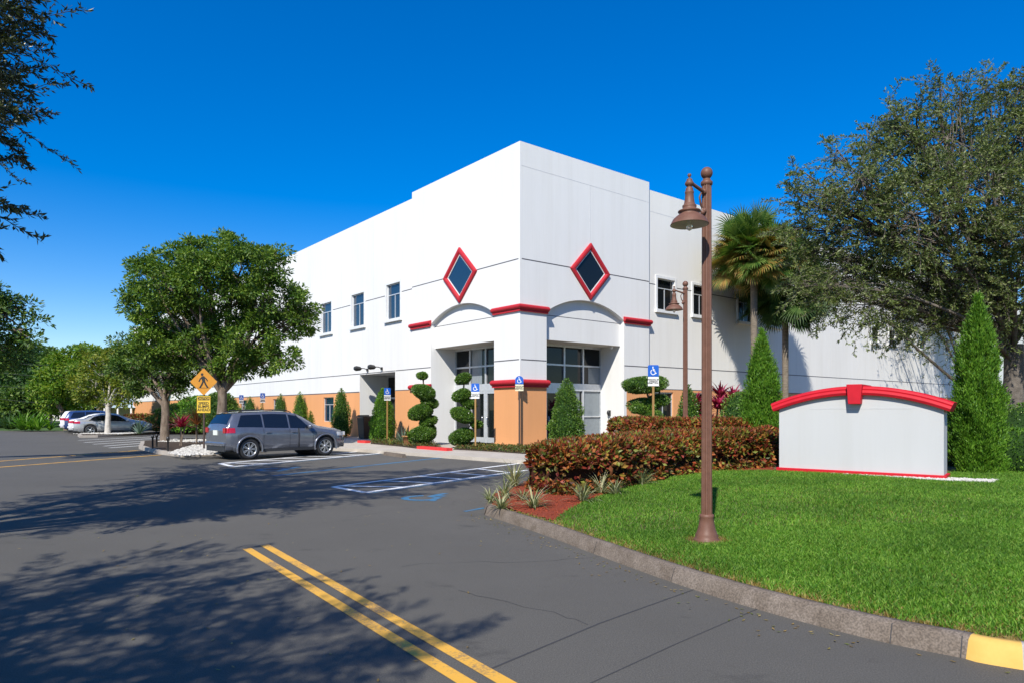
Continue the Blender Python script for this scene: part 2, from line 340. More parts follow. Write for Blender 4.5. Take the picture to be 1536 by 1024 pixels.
def branchlets(mb, tw, C, DIR, length, leafL, leafW, ntw=12, nl=9, flat=.35, droop=.3, tr=.006):
    """drooping twigs with side shoots; every leaf sits on a shoot"""
    m = len(C); DIR = DIR.copy(); DIR[:, 2] *= flat; DIR = unit(DIR + rng.normal(size=(m, 3))*.25); ln = length*(.6+.8*rng.random((m, 1)))
    sd = unit(np.cross(DIR, np.array([0, 0, 1.]) + rng.normal(size=(m, 3))*.15)); T = np.linspace(0, 1, ntw); wig = rng.normal(size=(m, 1, 3))*.06
    A = C[:, None] + (DIR[:, None]*(T[None, :, None]-.25) + wig*np.sin(T*5)[None, :, None])*ln[:, None] - np.array([0, 0, 1.])*droop*(T**2)[None, :, None]*ln[:, None]
    sg = np.where(np.arange(ntw) % 2, 1, -1)[None, :, None]
    SD = unit(DIR[:, None]*.75 + sd[:, None]*sg*(.9-.5*T[None, :, None]) + rng.normal(size=(m, ntw, 3))*.22)
    sl = (.10+.22*(1-T)**.8)[None, :, None]*ln[:, None]*(.6+.7*rng.random((m, ntw, 1)))
    u = (np.arange(nl)+.6)/nl; P = A[:, :, None] + SD[:, :, None]*(sl[:, :, None]*u[None, None, :, None])
    D = SD[:, :, None]*.9 + rng.normal(size=(m, ntw, nl, 3))*.55; k = m*ntw*nl
    add_leaves(mb, P.reshape(-1, 3), D.reshape(-1, 3), leafL*(.65+.6*rng.random(k)), leafW*(.7+.5*rng.random(k)), .4, None, .55)
    # twig ribbons: thin three-sided prisms
    def prism(P0, P1, r0, r1):
        d = unit(P1-P0); a = unit(np.cross(d, np.array([.3, .2, 1.]))); b = np.cross(d, a); n = len(P0); V = np.empty((n, 6, 3))
        for j in range(3):
            c, s_ = math.cos(2.094*j), math.sin(2.094*j); V[:, j] = P0+(a*c+b*s_)*r0; V[:, 3+j] = P1+(a*c+b*s_)*r1
        o = np.arange(n)[:, None]*6; F_ = np.concatenate([o+np.array([j, (j+1) % 3, 3+(j+1) % 3, 3+j]) for j in range(3)]); tw.add(V.reshape(-1, 3), F_)
    prism(A[:, :-1].reshape(-1, 3), A[:, 1:].reshape(-1, 3), tr, tr*.9); E_ = A[:, :, None] + SD[:, :, None]*sl[:, :, None]
    prism(A.reshape(-1, 3), E_.reshape(-1, 3), tr*.5, tr*.3)
    return A[:, 0]
def curve_pts(a, b, n=6, sag=.1, wob=.12):
    a = Vector(a); b = Vector(b); l = (b-a).length; pts = []
    o1 = Vector((random.uniform(-1, 1), random.uniform(-1, 1), random.uniform(-.3, .6)))*wob*l
    for i in range(n+1):
        t = i/n; p = a.lerp(b, t) + o1*math.sin(PI*t) + Vector((0, 0, sag*l*math.sin(PI*t*.9)))
        pts.append(p)
    return pts
def make_tree(name, label, cat, base, fork_h, tr, blobs, leaf, bark, dens, nleaf, leafL, leafW, splen=.45, spread=.12, group=None, gap=.0, lean=(0, 0), inner=.45, twigs=5, multi=1, droop=0.0, up=.5, limbs=True, style='clump', limb=1.0, clr=.42, ntw=12, nl=9, flat=.35):
    root = thing(name, label, cat, base, 0, group)
    bx, by, bz = base
    bl = [(b[0]-bx, b[1]-by, b[2]-bz, *b[3:]) for b in blobs]
    P, Dd = crown_points(bl, dens, inner, gap, seed=bx*.37)
    Dd = Dd.copy(); Dd[:, 2] -= droop
    mb = MB(); tw_ = MB()
    if style == 'clump': clumps(mb, P, Dd, nleaf, clr, leafL, leafW, up)
    else: P = branchlets(mb, tw_, P, Dd, splen, leafL, leafW, ntw, nl, flat, droop+.15)
    mb.build('crown', leaf, root)
    if tw_.n: tw_.build('twigs', bark, root)
    t = MB(); fk = Vector((lean[0], lean[1], fork_h))
    t.tube([(0, 0, -.1), (0, 0, .05), (lean[0]*.2, lean[1]*.2, fork_h*.3), (lean[0]*.6+.04, lean[1]*.6, fork_h*.7), tuple(fk)], [tr*1.5, tr*1.15, tr, tr*.9, tr*.85], 12, False)
    t.build('trunk', bark, root)
    t = MB()
    for i, b in enumerate(bl):
        c = Vector(b[:3]); cp = curve_pts(fk if i % 3 else fk-Vector((0, 0, fork_h*.15)), c, 7, .08)
        r0 = tr*random.uniform(.4, .62)*limb
        t.tube(cp, [r0*(1-.8*j/7) for j in range(8)], 7, False)
        near = [k for k in range(len(P)) if (Vector(P[k])-c).length < b[3]*1.1]
        random.shuffle(near)
        for k in near[:twigs*2]:
            s0 = cp[random.randint(4, 7)]; e = Vector(P[k]); q = curve_pts(s0, e, 4, .03)
            t.tube(q, [r0*.28*(1-.75*j/4) for j in range(5)], 4, False)
    if len(bl): t.build('branches', bark, root)
    return root
def blobs_px(lst, D0):
    """lumps surveyed as (column, row, radius in px, depth offset)"""
    o = []
    for q in lst:
        px, py, r = q[:3]; D = D0 + (q[3] if len(q) > 3 else random.uniform(-.8, .8)*r*D0/F)
        o.append((X(px, D), D, Z(py, D), r*D/F, q[4] if len(q) > 4 else .85))
    return o
def shrub_lathe(prof, n, leafL, leafW, mb, c=(0, 0, 0), rough=.06, upd=.5, core=True, seg=18):
    """dense clipped foliage: leaves over a turned surface plus a dark core with the inner shade in its colour"""
    pr = np.array(prof); seglen = np.hypot(np.diff(pr[:, 0]), np.diff(pr[:, 1])); area = seglen*(pr[:-1, 0]+pr[1:, 0])/2+1e-6
    i = rng.choice(len(area), size=n, p=area/area.sum()); t = rng.random(n)
    r = pr[i, 0]*(1-t)+pr[i+1, 0]*t; z = pr[i, 1]*(1-t)+pr[i+1, 1]*t; a = rng.random(n)*2*PI
    nz = np.array([noise.noise(Vector((math.cos(A)*1.5+c[0]*3.1, math.sin(A)*1.5+c[1]*1.7, zz*2.6))) for A, zz in zip(a, z)])
    r = r*(1 + nz*.30) - rng.random(n)*rough*1.8 + rough*.4
    dn = np.stack([np.diff(pr[:, 1])[i], -np.diff(pr[:, 0])[i]], 1); dn = dn/np.linalg.norm(dn, axis=1, keepdims=True)
    O = np.stack([dn[:, 0]*np.cos(a), dn[:, 0]*np.sin(a), dn[:, 1]], 1)
    P = np.stack([c[0]+r*np.cos(a), c[1]+r*np.sin(a), c[2]+z], 1)
    D = O*.8 + rng.normal(size=(n, 3))*.55 + np.array([0, 0, upd])
    add_leaves(mb, P, D, leafL*(.7+.6*rng.random(n)), leafW*(.7+.6*rng.random(n)), .2, O, .5)
    if core:
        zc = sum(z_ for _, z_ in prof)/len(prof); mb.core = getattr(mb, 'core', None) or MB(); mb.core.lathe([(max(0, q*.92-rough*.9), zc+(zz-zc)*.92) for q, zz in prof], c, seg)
def strap_tuft(mb, c, n, L, W, lean=.6, segs=3, upmin=.15):
    for k in range(n):
        a = random.random()*2*PI; el = random.uniform(upmin, 1.45); l = L*random.uniform(.65, 1.1); d = Vector((math.cos(a), math.sin(a), 0)); s = Vector((-math.sin(a), math.cos(a), 0))
        V = []; p = Vector(c) + d*.02; e = el
        for i in range(segs+1):
            t = i/segs; ww = W*(1-t)**.6*.5 if t < 1 else .001
            if i == 0: ww = W*.3
            V += [tuple(p-s*ww), tuple(p+s*ww)]
            p = p + (d*math.cos(e) + Vector((0, 0, math.sin(e))))*l/segs; e -= lean*random.uniform(.6, 1.2)
        mb.add(V, [(2*i, 2*i+1, 2*i+3, 2*i+2) for i in range(segs)])

# ================================================================== SETTING
struct('ground', MB().add([(-1500, -600, -.03), (1500, -600, -.03), (1500, 2500, -.03), (-1500, 2500, -.03)], [(0, 1, 2, 3)]), 'ground_green')
struct('parking_lot', MB().add([(-75, -60, 0), (60, -60, 0), (60, 30, 0), (4, 56, 0), (-75, 56, 0)], [(0, 1, 2, 3, 4)]), 'asphalt')
ang = math.atan(.8086); CORN = Vector((.334, 28.5, 0)); LV = Vector((-math.sin(ang), math.cos(ang), 0)); RV = Vector((math.cos(ang), math.sin(ang), 0))

def strip(mb, p, q, wd, z=.004):
    p = Vector((*p, 0)); q = Vector((*q, 0)); d = (q-p).normalized(); s = Vector((-d.y, d.x, 0))*wd/2
    mb.add([(*(a.xy), z) for a in (p-s, q-s, q+s, p+s)], [(0, 1, 2, 3)])
def strips_px(mb, lst, wd, z=.004):
    for a, b in lst: strip(mb, G(*a), G(*b), wd, z)
mb = MB(); a0, a1 = G(370, 822), G(700, 1024); b0, b1 = G(397, 817), G(760, 1024)
ext = lambda p, q, k: (q[0]+(q[0]-p[0])*k, q[1]+(q[1]-p[1])*k)
strip(mb, a0, ext(a0, a1, 1.2), .105); strip(mb, b0, ext(b0, b1, 1.2), .105)
struct('centre_line_near', mb, 'yellow_paint')
mb = MB(); a0, a1 = G(208, 674.8), G(0, 691); b0, b1 = G(241, 681.5), G(13, 699)
strip(mb, a0, ext(a0, a1, 1.5), .17); strip(mb, b0, ext(b0, b1, 1.5), .17)
struct('centre_line_far', mb, 'yellow_paint')
mb = MB()
strips_px(mb, [((118, 659.7), (241, 653.7)), ((126, 663), (246, 656)), ((140, 665.5), (246, 659)), ((156, 668.3), (246, 661.5)), ((164, 671), (210, 667.7))], .16)
struct('crosswalk', mb, 'white_paint')
mb = MB(); A, B_, C_, D_ = G(500, 729.5), G(548, 738), G(775, 706.5), G(760, 696.5)
def hatch(mb, A, B, C, D, nb, wd):
    strip(mb, A, B, wd); strip(mb, B, C, wd, .0045); strip(mb, A, D, wd, .005)
    for i in range(nb):
        t0 = (i+.15)/nb; t1 = t0 + .62/nb*1.6
        p = (A[0]+(D[0]-A[0])*t0, A[1]+(D[1]-A[1])*t0); q = (B[0]+(C[0]-B[0])*t1, B[1]+(C[1]-B[1])*t1)
        if t1 < 1.02: strip(mb, p, q, wd*.9, .0055)
A, B_ = G(500, 729.5), G(548, 738); C_, D_ = G(790, 704.5), G(782, 694)
hatch(mb, A, B_, C_, D_, 6, .15)
A2, B2 = G(330, 694.5), G(350, 699); C2, D2 = G(572, 679), G(545, 676)
hatch(mb, A2, B2, C2, D2, 6, .17)
struct('parking_lines_white', mb, 'white_paint')
mb = MB()
strips_px(mb, [((410, 713), (665, 685.5))], .2)
strips_px(mb, [((550, 739.5), (785, 707.2))], .07, .003)
strips_px(mb, [((697, 766.5), (727, 761))], .09)
strips_px(mb, [((352, 700.3), (572, 680))], .07, .003)
struct('parking_lines_blue', mb, 'blue_paint')
def wheelchair(mb, c, h, fwd, mat3=None, w=.12):
    """accessibility symbol in strokes, local axes: x right, y up the figure"""
    M = Matrix.Rotation(math.atan2(fwd[1], fwd[0])-PI/2, 2)
    def T(x, y): v = M @ Vector((x*h, y*h)); return (c[0]+v.x, c[1]+v.y)
    pl = [[(-.08, .42), (-.03, .05), (.17, .05), (.27, -.28), (.36, -.25)], [(-.06, .22), (.14, .22)]]
    arc = [(-.02+.27*math.cos(a), -.13+.27*math.sin(a)) for a in np.linspace(2.2, 5.9, 12)]
    for L_ in pl+[arc]:
        for p, q in zip(L_[:-1], L_[1:]): strip(mb, T(*p), T(*q), w*h, .004+random.random()*.0008)
    strip(mb, T(-.14, .47), T(-.02, .47), .12*h, .0045)
for i, (cx, cy, h) in enumerate(((643, 745, 1.25), (420, 703, 1.5))):
    mb = MB(); wheelchair(mb, G(cx, cy), h, (.55, .83)); struct('accessible_symbol', mb, 'blue_paint')
mb = MB(); strips_px(mb, [((1045, 882), (900, 934)), ((900, 934), (735, 1003))], .016, .0025); strips_px(mb, [((1138, 911.7), (1010, 967)), ((1010, 967), (860, 1036))], .010, .0025)
plain('seam', (.045, .045, .047), .9); struct('asphalt_seam', mb, 'seam')

mb = MB()
for (x0_, y0_, dx_, dy_, n_) in ((-1.2, 7.4, .32, .10, 12), (-2.6, 10.6, .25, .33, 14), (.6, 5.4, -.22, .20, 9)):
    p = np.array([x0_, y0_])
    for k in range(n_):
        q = p + np.array([dx_, dy_])*.6 + rng.normal(size=2)*.07; strip(mb, tuple(p), tuple(q), .006*random.uniform(.5, 1.4), .0022+k*.0001); p = q
struct('asphalt_crack', mb, 'seam')
# ---- kerb and lawn on the right
outer = [G(724, 773), G(760, 782), G(820, 802), G(900, 832), G(1014, 869), G(1132, 904), G(1273, 941), G(1447, 978), G(1533, 995)]
inner = [G(738, 757, .15), G(765, 765, .15), G(830, 784.5, .15), G(900, 808, .15), G(1024, 848, .15), G(1148, 883, .15), G(1314, 922, .15), G(1447, 946.5, .15), G(1536, 962, .15)]
def resample(pts, n):
    pts = [np.array(p, float) for p in pts]
    # Catmull-Rom for smoothness
    P = [2*pts[0]-pts[1]] + pts + [2*pts[-1]-pts[-2]]; res = []
    for i in range(1, len(P)-2):
        for t in np.linspace(0, 1, 12, endpoint=False):
            a, b, c, d = P[i-1:i+3]; res.append(.5*((2*b)+(-a+c)*t+(2*a-5*b+4*c-d)*t*t+(-a+3*b-3*c+d)*t**3))
    res.append(pts[-1]); res = np.array(res); s = np.concatenate([[0], np.cumsum(np.linalg.norm(np.diff(res, axis=0), axis=1))]); u = np.linspace(0, s[-1], n)
    return np.stack([np.interp(u, s, res[:, k]) for k in range(res.shape[1])], 1)
i_end = inner[-1]; o_end = outer[-1]
inner2 = inner + [(5.2, 3.55), (8.5, 1.6), (16, -1.2)]
NC = 400; cin = resample(inner2, NC); tan = np.gradient(cin, axis=0); tan /= np.linalg.norm(tan, axis=1, keepdims=True); nrm = np.stack([tan[:, 1], -tan[:, 0]], 1)  # towards the road
# kerb width measured from inner edge
back_edge = [(cin[0][0], cin[0][1]), (-.33, 12.2), (.05, 13.2), (.9, 15.2), (2.2, 18.5), (3.2, 21.3)]
bck = resample(back_edge, 40)
def kerb(path, nrm, name, mat, w=.13, h=.155, sel=None, z0=-.01, topw=.085):
    mb = MB(); V = []
    for p, n in zip(path, nrm): V += [(p[0]-n[0]*.02, p[1]-n[1]*.02, h-.05), (p[0], p[1], h), (p[0]+n[0]*topw*.6, p[1]+n[1]*topw*.6, h-.004), (p[0]+n[0]*topw, p[1]+n[1]*topw, h-.03), (p[0]+n[0]*w, p[1]+n[1]*w, z0)]
    mb.add(V, [(i*5+k, i*5+k+1, (i+1)*5+k+1, (i+1)*5+k) for i in range(len(path)-1) for k in range(4)], True)
    return struct(name, mb, mat)
px_of = lambda p: 768+F*p[0]/max(p[1], .1)
ysec = [i for i, p in enumerate(cin) if px_of(p) > 1449 and p[1] > 3.9 and px_of(p) < 1533]
y0, y1 = ysec[0], ysec[-1]
kerb(cin[:y0+1], nrm[:y0+1], 'kerb', 'concrete_old'); kerb(cin[y0:y1+1], nrm[y0:y1+1], 'kerb_painted_yellow', 'kerb_yellow'); kerb(cin[y1:], nrm[y1:], 'kerb', 'kerb_grey')
tb = np.gradient(bck, axis=0); tb /= np.linalg.norm(tb, axis=1, keepdims=True); nb_ = np.stack([-tb[:, 1], tb[:, 0]], 1)
kerb(bck, nb_, 'kerb', 'concrete_old')
# kerb joints
mb = MB()
for pxj in (1020, 1346, 905, 1447):
    i = int(np.argmin([abs(px_of(p)-pxj) + (50 if p[1] < 3.5 else 0) for p in cin])); p, n = cin[i], nrm[i]
    for (d0, zz0, d1, zz1) in ((.0, .158, .085, .128), (.085, .128, .13, .0)):
        t_ = tan[i]*.0035; a = np.array([*(p+n*d0), zz0+.002]); b = np.array([*(p+n*d1), zz1+.004]); tt = np.array([*t_, 0])
        mb.add([a-tt, b-tt, b+tt, a+tt], [(0, 1, 2, 3)])
struct('kerb_joints', mb, 'seam')
def lawn_z(x, y):
    d = np.min(np.hypot(cin[:, 0]-x, cin[:, 1]-y)); return .135 + .25*(1-math.exp(-d/4.5))
far = resample([tuple(cin[0]), (.05, 13.2), (.9, 15.2), (3.2, 21.3), (3.5, 27), (6.0, 31.5), (20, 43), (45, 60), (60, 45), (60, 10), (40, -3)], NC)
NT = 48; LV_ = []; 
for i in range(NC):
    for j in range(NT+1):
        t = (j/NT)**1.7; p = cin[i]*(1-t)+far[i]*t; LV_.append((p[0], p[1], lawn_z(*p)))
mb = MB().add(LV_, [(i*(NT+1)+j, i*(NT+1)+j+1, (i+1)*(NT+1)+j+1, (i+1)*(NT+1)+j) for i in range(NC-1) for j in range(NT)], True)
struct('lawn_ground', mb, 'soil')
LZ = np.array(LV_)
# quick height lookup
def lz_arr(P):
    out = np.empty(len(P))
    for s in range(0, len(P), 20000):
        q = P[s:s+20000]; d = np.min(np.hypot(q[:, None, 0]-cin[None, ::5, 0], q[:, None, 1]-cin[None, ::5, 1]), axis=1); out[s:s+20000] = .135+.25*(1-np.exp(-d/4.5))
    return out
def inside(P, poly):
    x, y = P[:, 0], P[:, 1]; r = np.zeros(len(P), bool); n = len(poly)
    for i in range(n):
        x0, y0_ = poly[i]; x1, y1_ = poly[(i+1) % n]
        c = ((y0_ > y) != (y1_ > y)) & (x < (x1-x0)*(y-y0_)/(y1_-y0_+1e-12)+x0); r ^= c
    return r
# planting bed (red mulch) along the hedge
bed_front = [G(740, 757, .15), G(770, 764, .15), G(830, 780, .16), G(850, 766, .17), G(885, 752, .18), G(930, 737, .2), G(965, 724, .22), G(1010, 713, .26), G(1080, 708, .3), G(1165, 706, .33)]
bed = [tuple(p) for p in bed_front] + [(6.9, 19.5), (3.2, 21.3), (2.2, 18.5), (.9, 15.2), (.05, 13.2), (-.33, 12.2)]
lawn_poly = [tuple(p) for p in cin] + [(30, 17), (9.6, 14.6), (8.9, 14.4)] + [tuple(bed_front[k]) for k in range(9, 1, -1)]
from mathutils.geometry import tessellate_polygon
def sheet(poly, zf, sub=.35):
    """ground sheet following the terrain"""
    xs = [p[0] for p in poly]; ys = [p[1] for p in poly]
    gx = np.arange(min(xs), max(xs)+sub, sub); gy = np.arange(min(ys), max(ys)+sub, sub)
    mb = MB()
    P = np.array([(x, y) for x in gx for y in gy]); z = zf(P); ny = len(gy)
    C = np.array([(gx[i]+sub/2, gy[j]+sub/2) for i in range(len(gx)-1) for j in range(ny-1)]); ins = inside(C, poly)
    Fc = []
    k = 0
    for i in range(len(gx)-1):
        for j in range(ny-1):
            if ins[k]: Fc.append((i*ny+j, (i+1)*ny+j, (i+1)*ny+j+1, i*ny+j+1))
            k += 1
    mb.add(np.column_stack([P, z]), np.array(Fc), True); return mb
struct('mulch_bed', sheet(bed, lambda P: lz_arr(P)+.012, .08), 'mulch_red')
# grass
def scatter(poly, n, xr, yr):
    P = np.column_stack([rng.uniform(*xr, n), rng.uniform(*yr, n)]); return P[inside(P, poly)]
LAMP = (X(1060, 7.9), 7.9)
SG0 = (5.95, 15.2); SG1 = (8.42, 13.3)
def grass(mb, P, h, wd, tall=1.0):
    n = len(P); z = lz_arr(P); a = rng.random(n)*2*PI; ln = rng.normal(size=(n, 2))*.45; hh = h*(.55+.7*rng.random(n))
    nzv = np.array([noise.noise(Vector((p[0]*1.3, p[1]*1.3, 0))) for p in P]); hh = hh*(1+.35*nzv)
    b = np.column_stack([P, z-.005]); s = np.column_stack([np.cos(a), np.sin(a), np.zeros(n)])*wd*(.6+.8*rng.random(n))[:, None]
    tip = b + np.column_stack([ln*hh[:, None], hh]); mid = b + np.column_stack([ln*hh[:, None]*.35, hh*.6])
    V = np.stack([b-s, b+s, mid+s*.75, mid-s*.75, tip], 1).reshape(-1, 3); k = np.arange(n)*5
    mb.add(V, np.column_stack([k, k+1, k+2, k+3])); mb.f.append(np.column_stack([k+3, k+2, k+4])+mb.n-len(V)); mb.sm.append(np.full(n, False))
g = MB()
P1 = scatter(lawn_poly, 520000, (-.6, 7.5), (2.8, 8.5)); P2 = scatter(lawn_poly, 300000, (-.5, 12), (8.5, 16)); P3 = scatter(lawn_poly, 60000, (6, 26), (2, 17))
vis = lambda P: P[(np.abs(P[:, 0]) < .80*P[:, 1]+.6)]
allP = np.concatenate([vis(P1), vis(P2), P3])
dk = np.min(np.hypot(allP[:, None, 0]-cin[None, :110, 0], allP[:, None, 1]-cin[None, :110, 1]), axis=1) if False else None
def dist_kerb(P):
    o = np.empty(len(P))
    for s in range(0, len(P), 20000): q = P[s:s+20000]; o[s:s+20000] = np.min(np.hypot(q[:, None, 0]-cin[None, ::5, 0], q[:, None, 1]-cin[None, ::5, 1]), axis=1)
    return o
dk = dist_kerb(allP); dl = np.hypot(allP[:, 0]-LAMP[0], allP[:, 1]-LAMP[1])
edge = np.where(dk < .06+.38*rng.random(len(dk))**2.2, True, False) | (dl < .2+.12*rng.random(len(dk)))
patch = np.array([noise.noise(Vector((p[0]*.9, p[1]*.9, 7))) for p in allP])
edge |= (rng.random(len(allP)) < .05+.32*np.clip(patch-.05, 0, .6)); keepd = np.array([noise.noise(Vector((p[0]*2.6, p[1]*2.6, 3))) for p in allP]) > -.85+rng.random(len(allP))*.25
sgd = Vector((SG1[0]-SG0[0], SG1[1]-SG0[1])).normalized(); sgn = Vector((sgd.y, -sgd.x))
P_ = lambda a, b: (SG0[0]+sgd.x*a+sgn.x*b, SG0[1]+sgd.y*a+sgn.y*b)
if sgn.y > 0: sgn = -sgn
gravel_poly = [P_(1.1, .10), P_(2.2, .30), P_(3.2, .48), P_(3.9, .35), P_(4.0, -.3), P_(3.1, -.2), P_(.5, -.3)]
keep = (dl > .16) & (dk > .01) & keepd & ~inside(allP, gravel_poly)
gg = allP[~edge & keep]; dry = allP[edge & keep]
grass(g, gg, .052, .005); struct('grass', g, 'grass', 'stuff')
g = MB(); dry = dry[rng.random(len(dry)) < .75]; grass(g, dry, .04, .0038); struct('dry_grass', g, 'grass_dry', 'stuff')

# ---- sidewalk and kerbs in front of the building
sw = [G(480, 674, 0), G(545, 677.5, 0), G(600, 681.5), G(660, 686), G(720, 690.5), G(782, 694.8), (3.6, 21.0)]
swb = [(4.5, 31), (.34, 28.4)] + [tuple((CORN + LV*u - RV*.0).xy) for u in (8, 20)] + [(-14, 42), (-14.5, 36.5), (-10.2, 29.3)]
poly = sw + swb
def slab(poly, z0, z1, name, mat, **kw): return struct(name, MB().poly(poly, z0, z1), mat, **kw)
o = slab(poly, -.02, .12, 'sidewalk', 'concrete')
# red painted kerb strips
for a, b in (((625, 679.3), (670, 682.8)), ((536, 670.2), (548, 671))):
    p, q = G(a[0], a[1]-7, .12), G(b[0], b[1]-7, .12); p = Vector((*p, 0)); q = Vector((*q, 0)); d = (q-p).normalized(); n = Vector((d.y, -d.x, 0))
    struct('kerb_painted_red', MB().poly([tuple((p).xy), tuple((q).xy), tuple((q-n*.28).xy), tuple((p-n*.28).xy)], .10, .23), 'kerb_red')
def bedpoly(pxs, z=.12): return [G(a, b, z) for a, b in pxs]
beds = [bedpoly([(556, 665), (600, 669), (624, 672), (662, 671.5), (648, 664), (600, 659), (560, 657.5)]),
        bedpoly([(680, 673.5), (741, 677), (800, 681), (870, 682), (900, 676), (822, 672.5), (741, 670), (700, 667)])]
for b in beds:
    struct('planting_bed', MB().poly(b, .11, .145), 'mulch_dark')
# left islands
isl = [G(208, 672.5), G(219, 676), G(238, 680.5), G(273, 685), G(332, 682.5), (-9.9, 27.3), (-10.4, 28.6), (-9.5, 33), (-13, 37), (-18, 37.5), (-18.6, 34.2), (-17.0, 31.2)]
isl2 = [G(119.5, 655.8), (-25.6, 42.2), G(175, 653.5), G(239, 650), (-22, 53), (-27, 55), (-24.8, 47.4), (-26, 45.4), (-28, 44)]
def inset(poly, d):
    c = Vector((sum(p[0] for p in poly)/len(poly), sum(p[1] for p in poly)/len(poly))); 
    n = len(poly); out = []
    a = sum(poly[i][0]*poly[(i+1) % n][1]-poly[(i+1) % n][0]*poly[i][1] for i in range(n)); sg = 1 if a > 0 else -1
    for i in range(n):
        p0, p1, p2 = [Vector(poly[k % n]) for k in (i-1, i, i+1)]; e1 = (p1-p0).normalized(); e2 = (p2-p1).normalized()
        n1 = Vector((-e1.y, e1.x))*sg; n2 = Vector((-e2.y, e2.x))*sg; m = (n1+n2).normalized(); out.append(tuple(p1+m*min(d/max(.5, m.dot(n1)), d*1.6)))
    return out
for p, nm in ((isl, 'island_kerb'), (isl2, 'island_kerb')):
    slab(p, -.02, .15, nm, 'kerb_grey'); slab(inset(p, .17), .1, .158, 'island_bed', 'mulch_dark')
def pebbles(poly, n, r, z, name, mat='rock_white'):
    xs = [p[0] for p in poly]; ys = [p[1] for p in poly]
    P = scatter(poly, n*4, (min(xs), max(xs)), (min(ys), max(ys)))[:n]; n = len(P); mb = MB()
    base = np.array([(1, 0, 0), (0, 1, 0), (-1, 0, 0), (0, -1, 0), (0, 0, .7), (.7, .7, .4), (-.7, .6, .45), (-.6, -.7, .4), (.7, -.7, .4)], float)
    Fc = np.array([(0, 5, 4), (5, 1, 4), (1, 6, 4), (6, 2, 4), (2, 7, 4), (7, 3, 4), (3, 8, 4), (8, 0, 4)])
    s = r*(.5+rng.random((n, 1, 1))*.9); J = 1+.35*rng.normal(size=(n, 9, 3))*.5
    zz = z if not callable(z) else z(P)[:, None, None]
    V = base[None]*s*J; V = V + np.column_stack([P, np.zeros(n)])[:, None]; V[:, :, 2] += (zz[:, :, 0] if callable(z) else z)
    mb.add(V.reshape(-1, 3), (Fc[None]+9*np.arange(n)[:, None, None]).reshape(-1, 3)); return struct(name, mb, mat, 'stuff')
pebbles([G(250, 679, .15), G(275, 683, .15), G(330, 681, .15), (-10.4, 28.4), (-11, 30), (-14, 30)], 1500, .055, .15, 'white_gravel')
pebbles([(-17.2, 33.2), (-15, 32.6), (-15.2, 35.5), (-17.6, 35.6)], 500, .055, .15, 'white_gravel')
pebbles([(-28.3, 44), (-25, 43.4), (-24.8, 46), (-27.6, 45.6)], 500, .06, .15, 'white_gravel')
pebbles(gravel_poly, 1500, .024, lambda P: lz_arr(P)+.012, 'white_gravel')
lit = MB(); k_ = rng.integers(0, 230, 260); Pk = cin[k_] + nrm[k_]*(.26+.5*rng.random((260, 1))**3)
Pr = np.column_stack([rng.uniform(-9, 1.5, 320), rng.uniform(4, 17, 320)]); Pr = Pr[(Pr[:, 0] < -.3-.0*Pr[:, 1])]; PL = np.concatenate([Pk, Pr]); n = len(PL)
add_leaves(lit, np.column_stack([PL, np.full(n, .008)]), np.column_stack([rng.normal(size=(n, 2)), np.full(n, .12)]), .045, .018, 3.0, None, .2); struct('leaf_litter', lit, 'grass_dry', 'stuff')
chips = [tuple(p) for p in bed_front[:6]] + [(1.6, 13.4), (.3, 12.6)]
pebbles(chips, 1500, .016, lambda P: lz_arr(P)+.012, 'mulch_chips', 'mulch_red')

# ================================================================== BUILDING
bld = thing('office_building', 'two-storey white stucco office building with orange base and red diamond windows', 'building', tuple(CORN))
bld.rotation_euler = (0, 0, 0)
FL = ('L', LV, RV); FR = ('R', RV, LV)     # face axis, inward axis (depth behind face)
def W3(face, u, z, d=0.0): v = face[1]*u + face[2]*d; return (v.x, v.y, z)
def fquad(mb, face, pts, d=0.0):
    V = [W3(face, p[0], p[1], p[2] if len(p) > 2 else d) for p in pts]; mb.add(V, [tuple(range(len(V)))])
def wall(mb, face, u0, u1, z0, z1, holes=(), d=0.0, rev=.14):
    us = sorted({u0, u1, *[h[0] for h in holes], *[h[1] for h in holes]}); us = [u for u in us if u0 <= u <= u1]
    zs = sorted({z0, z1, *[h[2] for h in holes], *[h[3] for h in holes]}); zs = [z for z in zs if z0 <= z <= z1]
    for a, b in zip(us[:-1], us[1:]):
        for c, e in zip(zs[:-1], zs[1:]):
            m = ((a+b)/2, (c+e)/2)
            if any(h[0] < m[0] < h[1] and h[2] < m[1] < h[3] for h in holes): continue
            fquad(mb, face, [(a, c), (b, c), (b, e), (a, e)], d)
    for h in holes:
        hz0, hz1 = max(h[2], z0), min(h[3], z1); r = h[4] if len(h) > 4 else rev
        fquad(mb, face, [(h[0], hz0, d), (h[0], hz1, d), (h[0], hz1, d+r), (h[0], hz0, d+r)])
        fquad(mb, face, [(h[1], hz0, d), (h[1], hz1, d), (h[1], hz1, d+r), (h[1], hz0, d+r)])
        if h[2] > z0: fquad(mb, face, [(h[0], h[2], d), (h[1], h[2], d), (h[1], h[2], d+r), (h[0], h[2], d+r)])
        if h[3] < z1: fquad(mb, face, [(h[0], h[3], d), (h[1], h[3], d), (h[1], h[3], d+r), (h[0], h[3], d+r)])
def fbox(mb, face, u0, u1, z0, z1, d0, d1):
    V = [W3(face, u, z, d) for d in (d0, d1) for z in (z0, z1) for u in (u0, u1)]
    mb.add(V, [(0, 2, 3, 1), (4, 5, 7, 6), (0, 1, 5, 4), (2, 6, 7, 3), (0, 4, 6, 2), (1, 3, 7, 5)])
ZT, ZM, ZO, ZJ, ZA = 12.9, 12.6, 2.74, 3.80, 5.92
portL = (1.78, 6.93); portR = (1.49, 6.44); SOF = 4.74
TE_L, TE_R = 8.75, 8.28
BASEH = 'wall_orange'
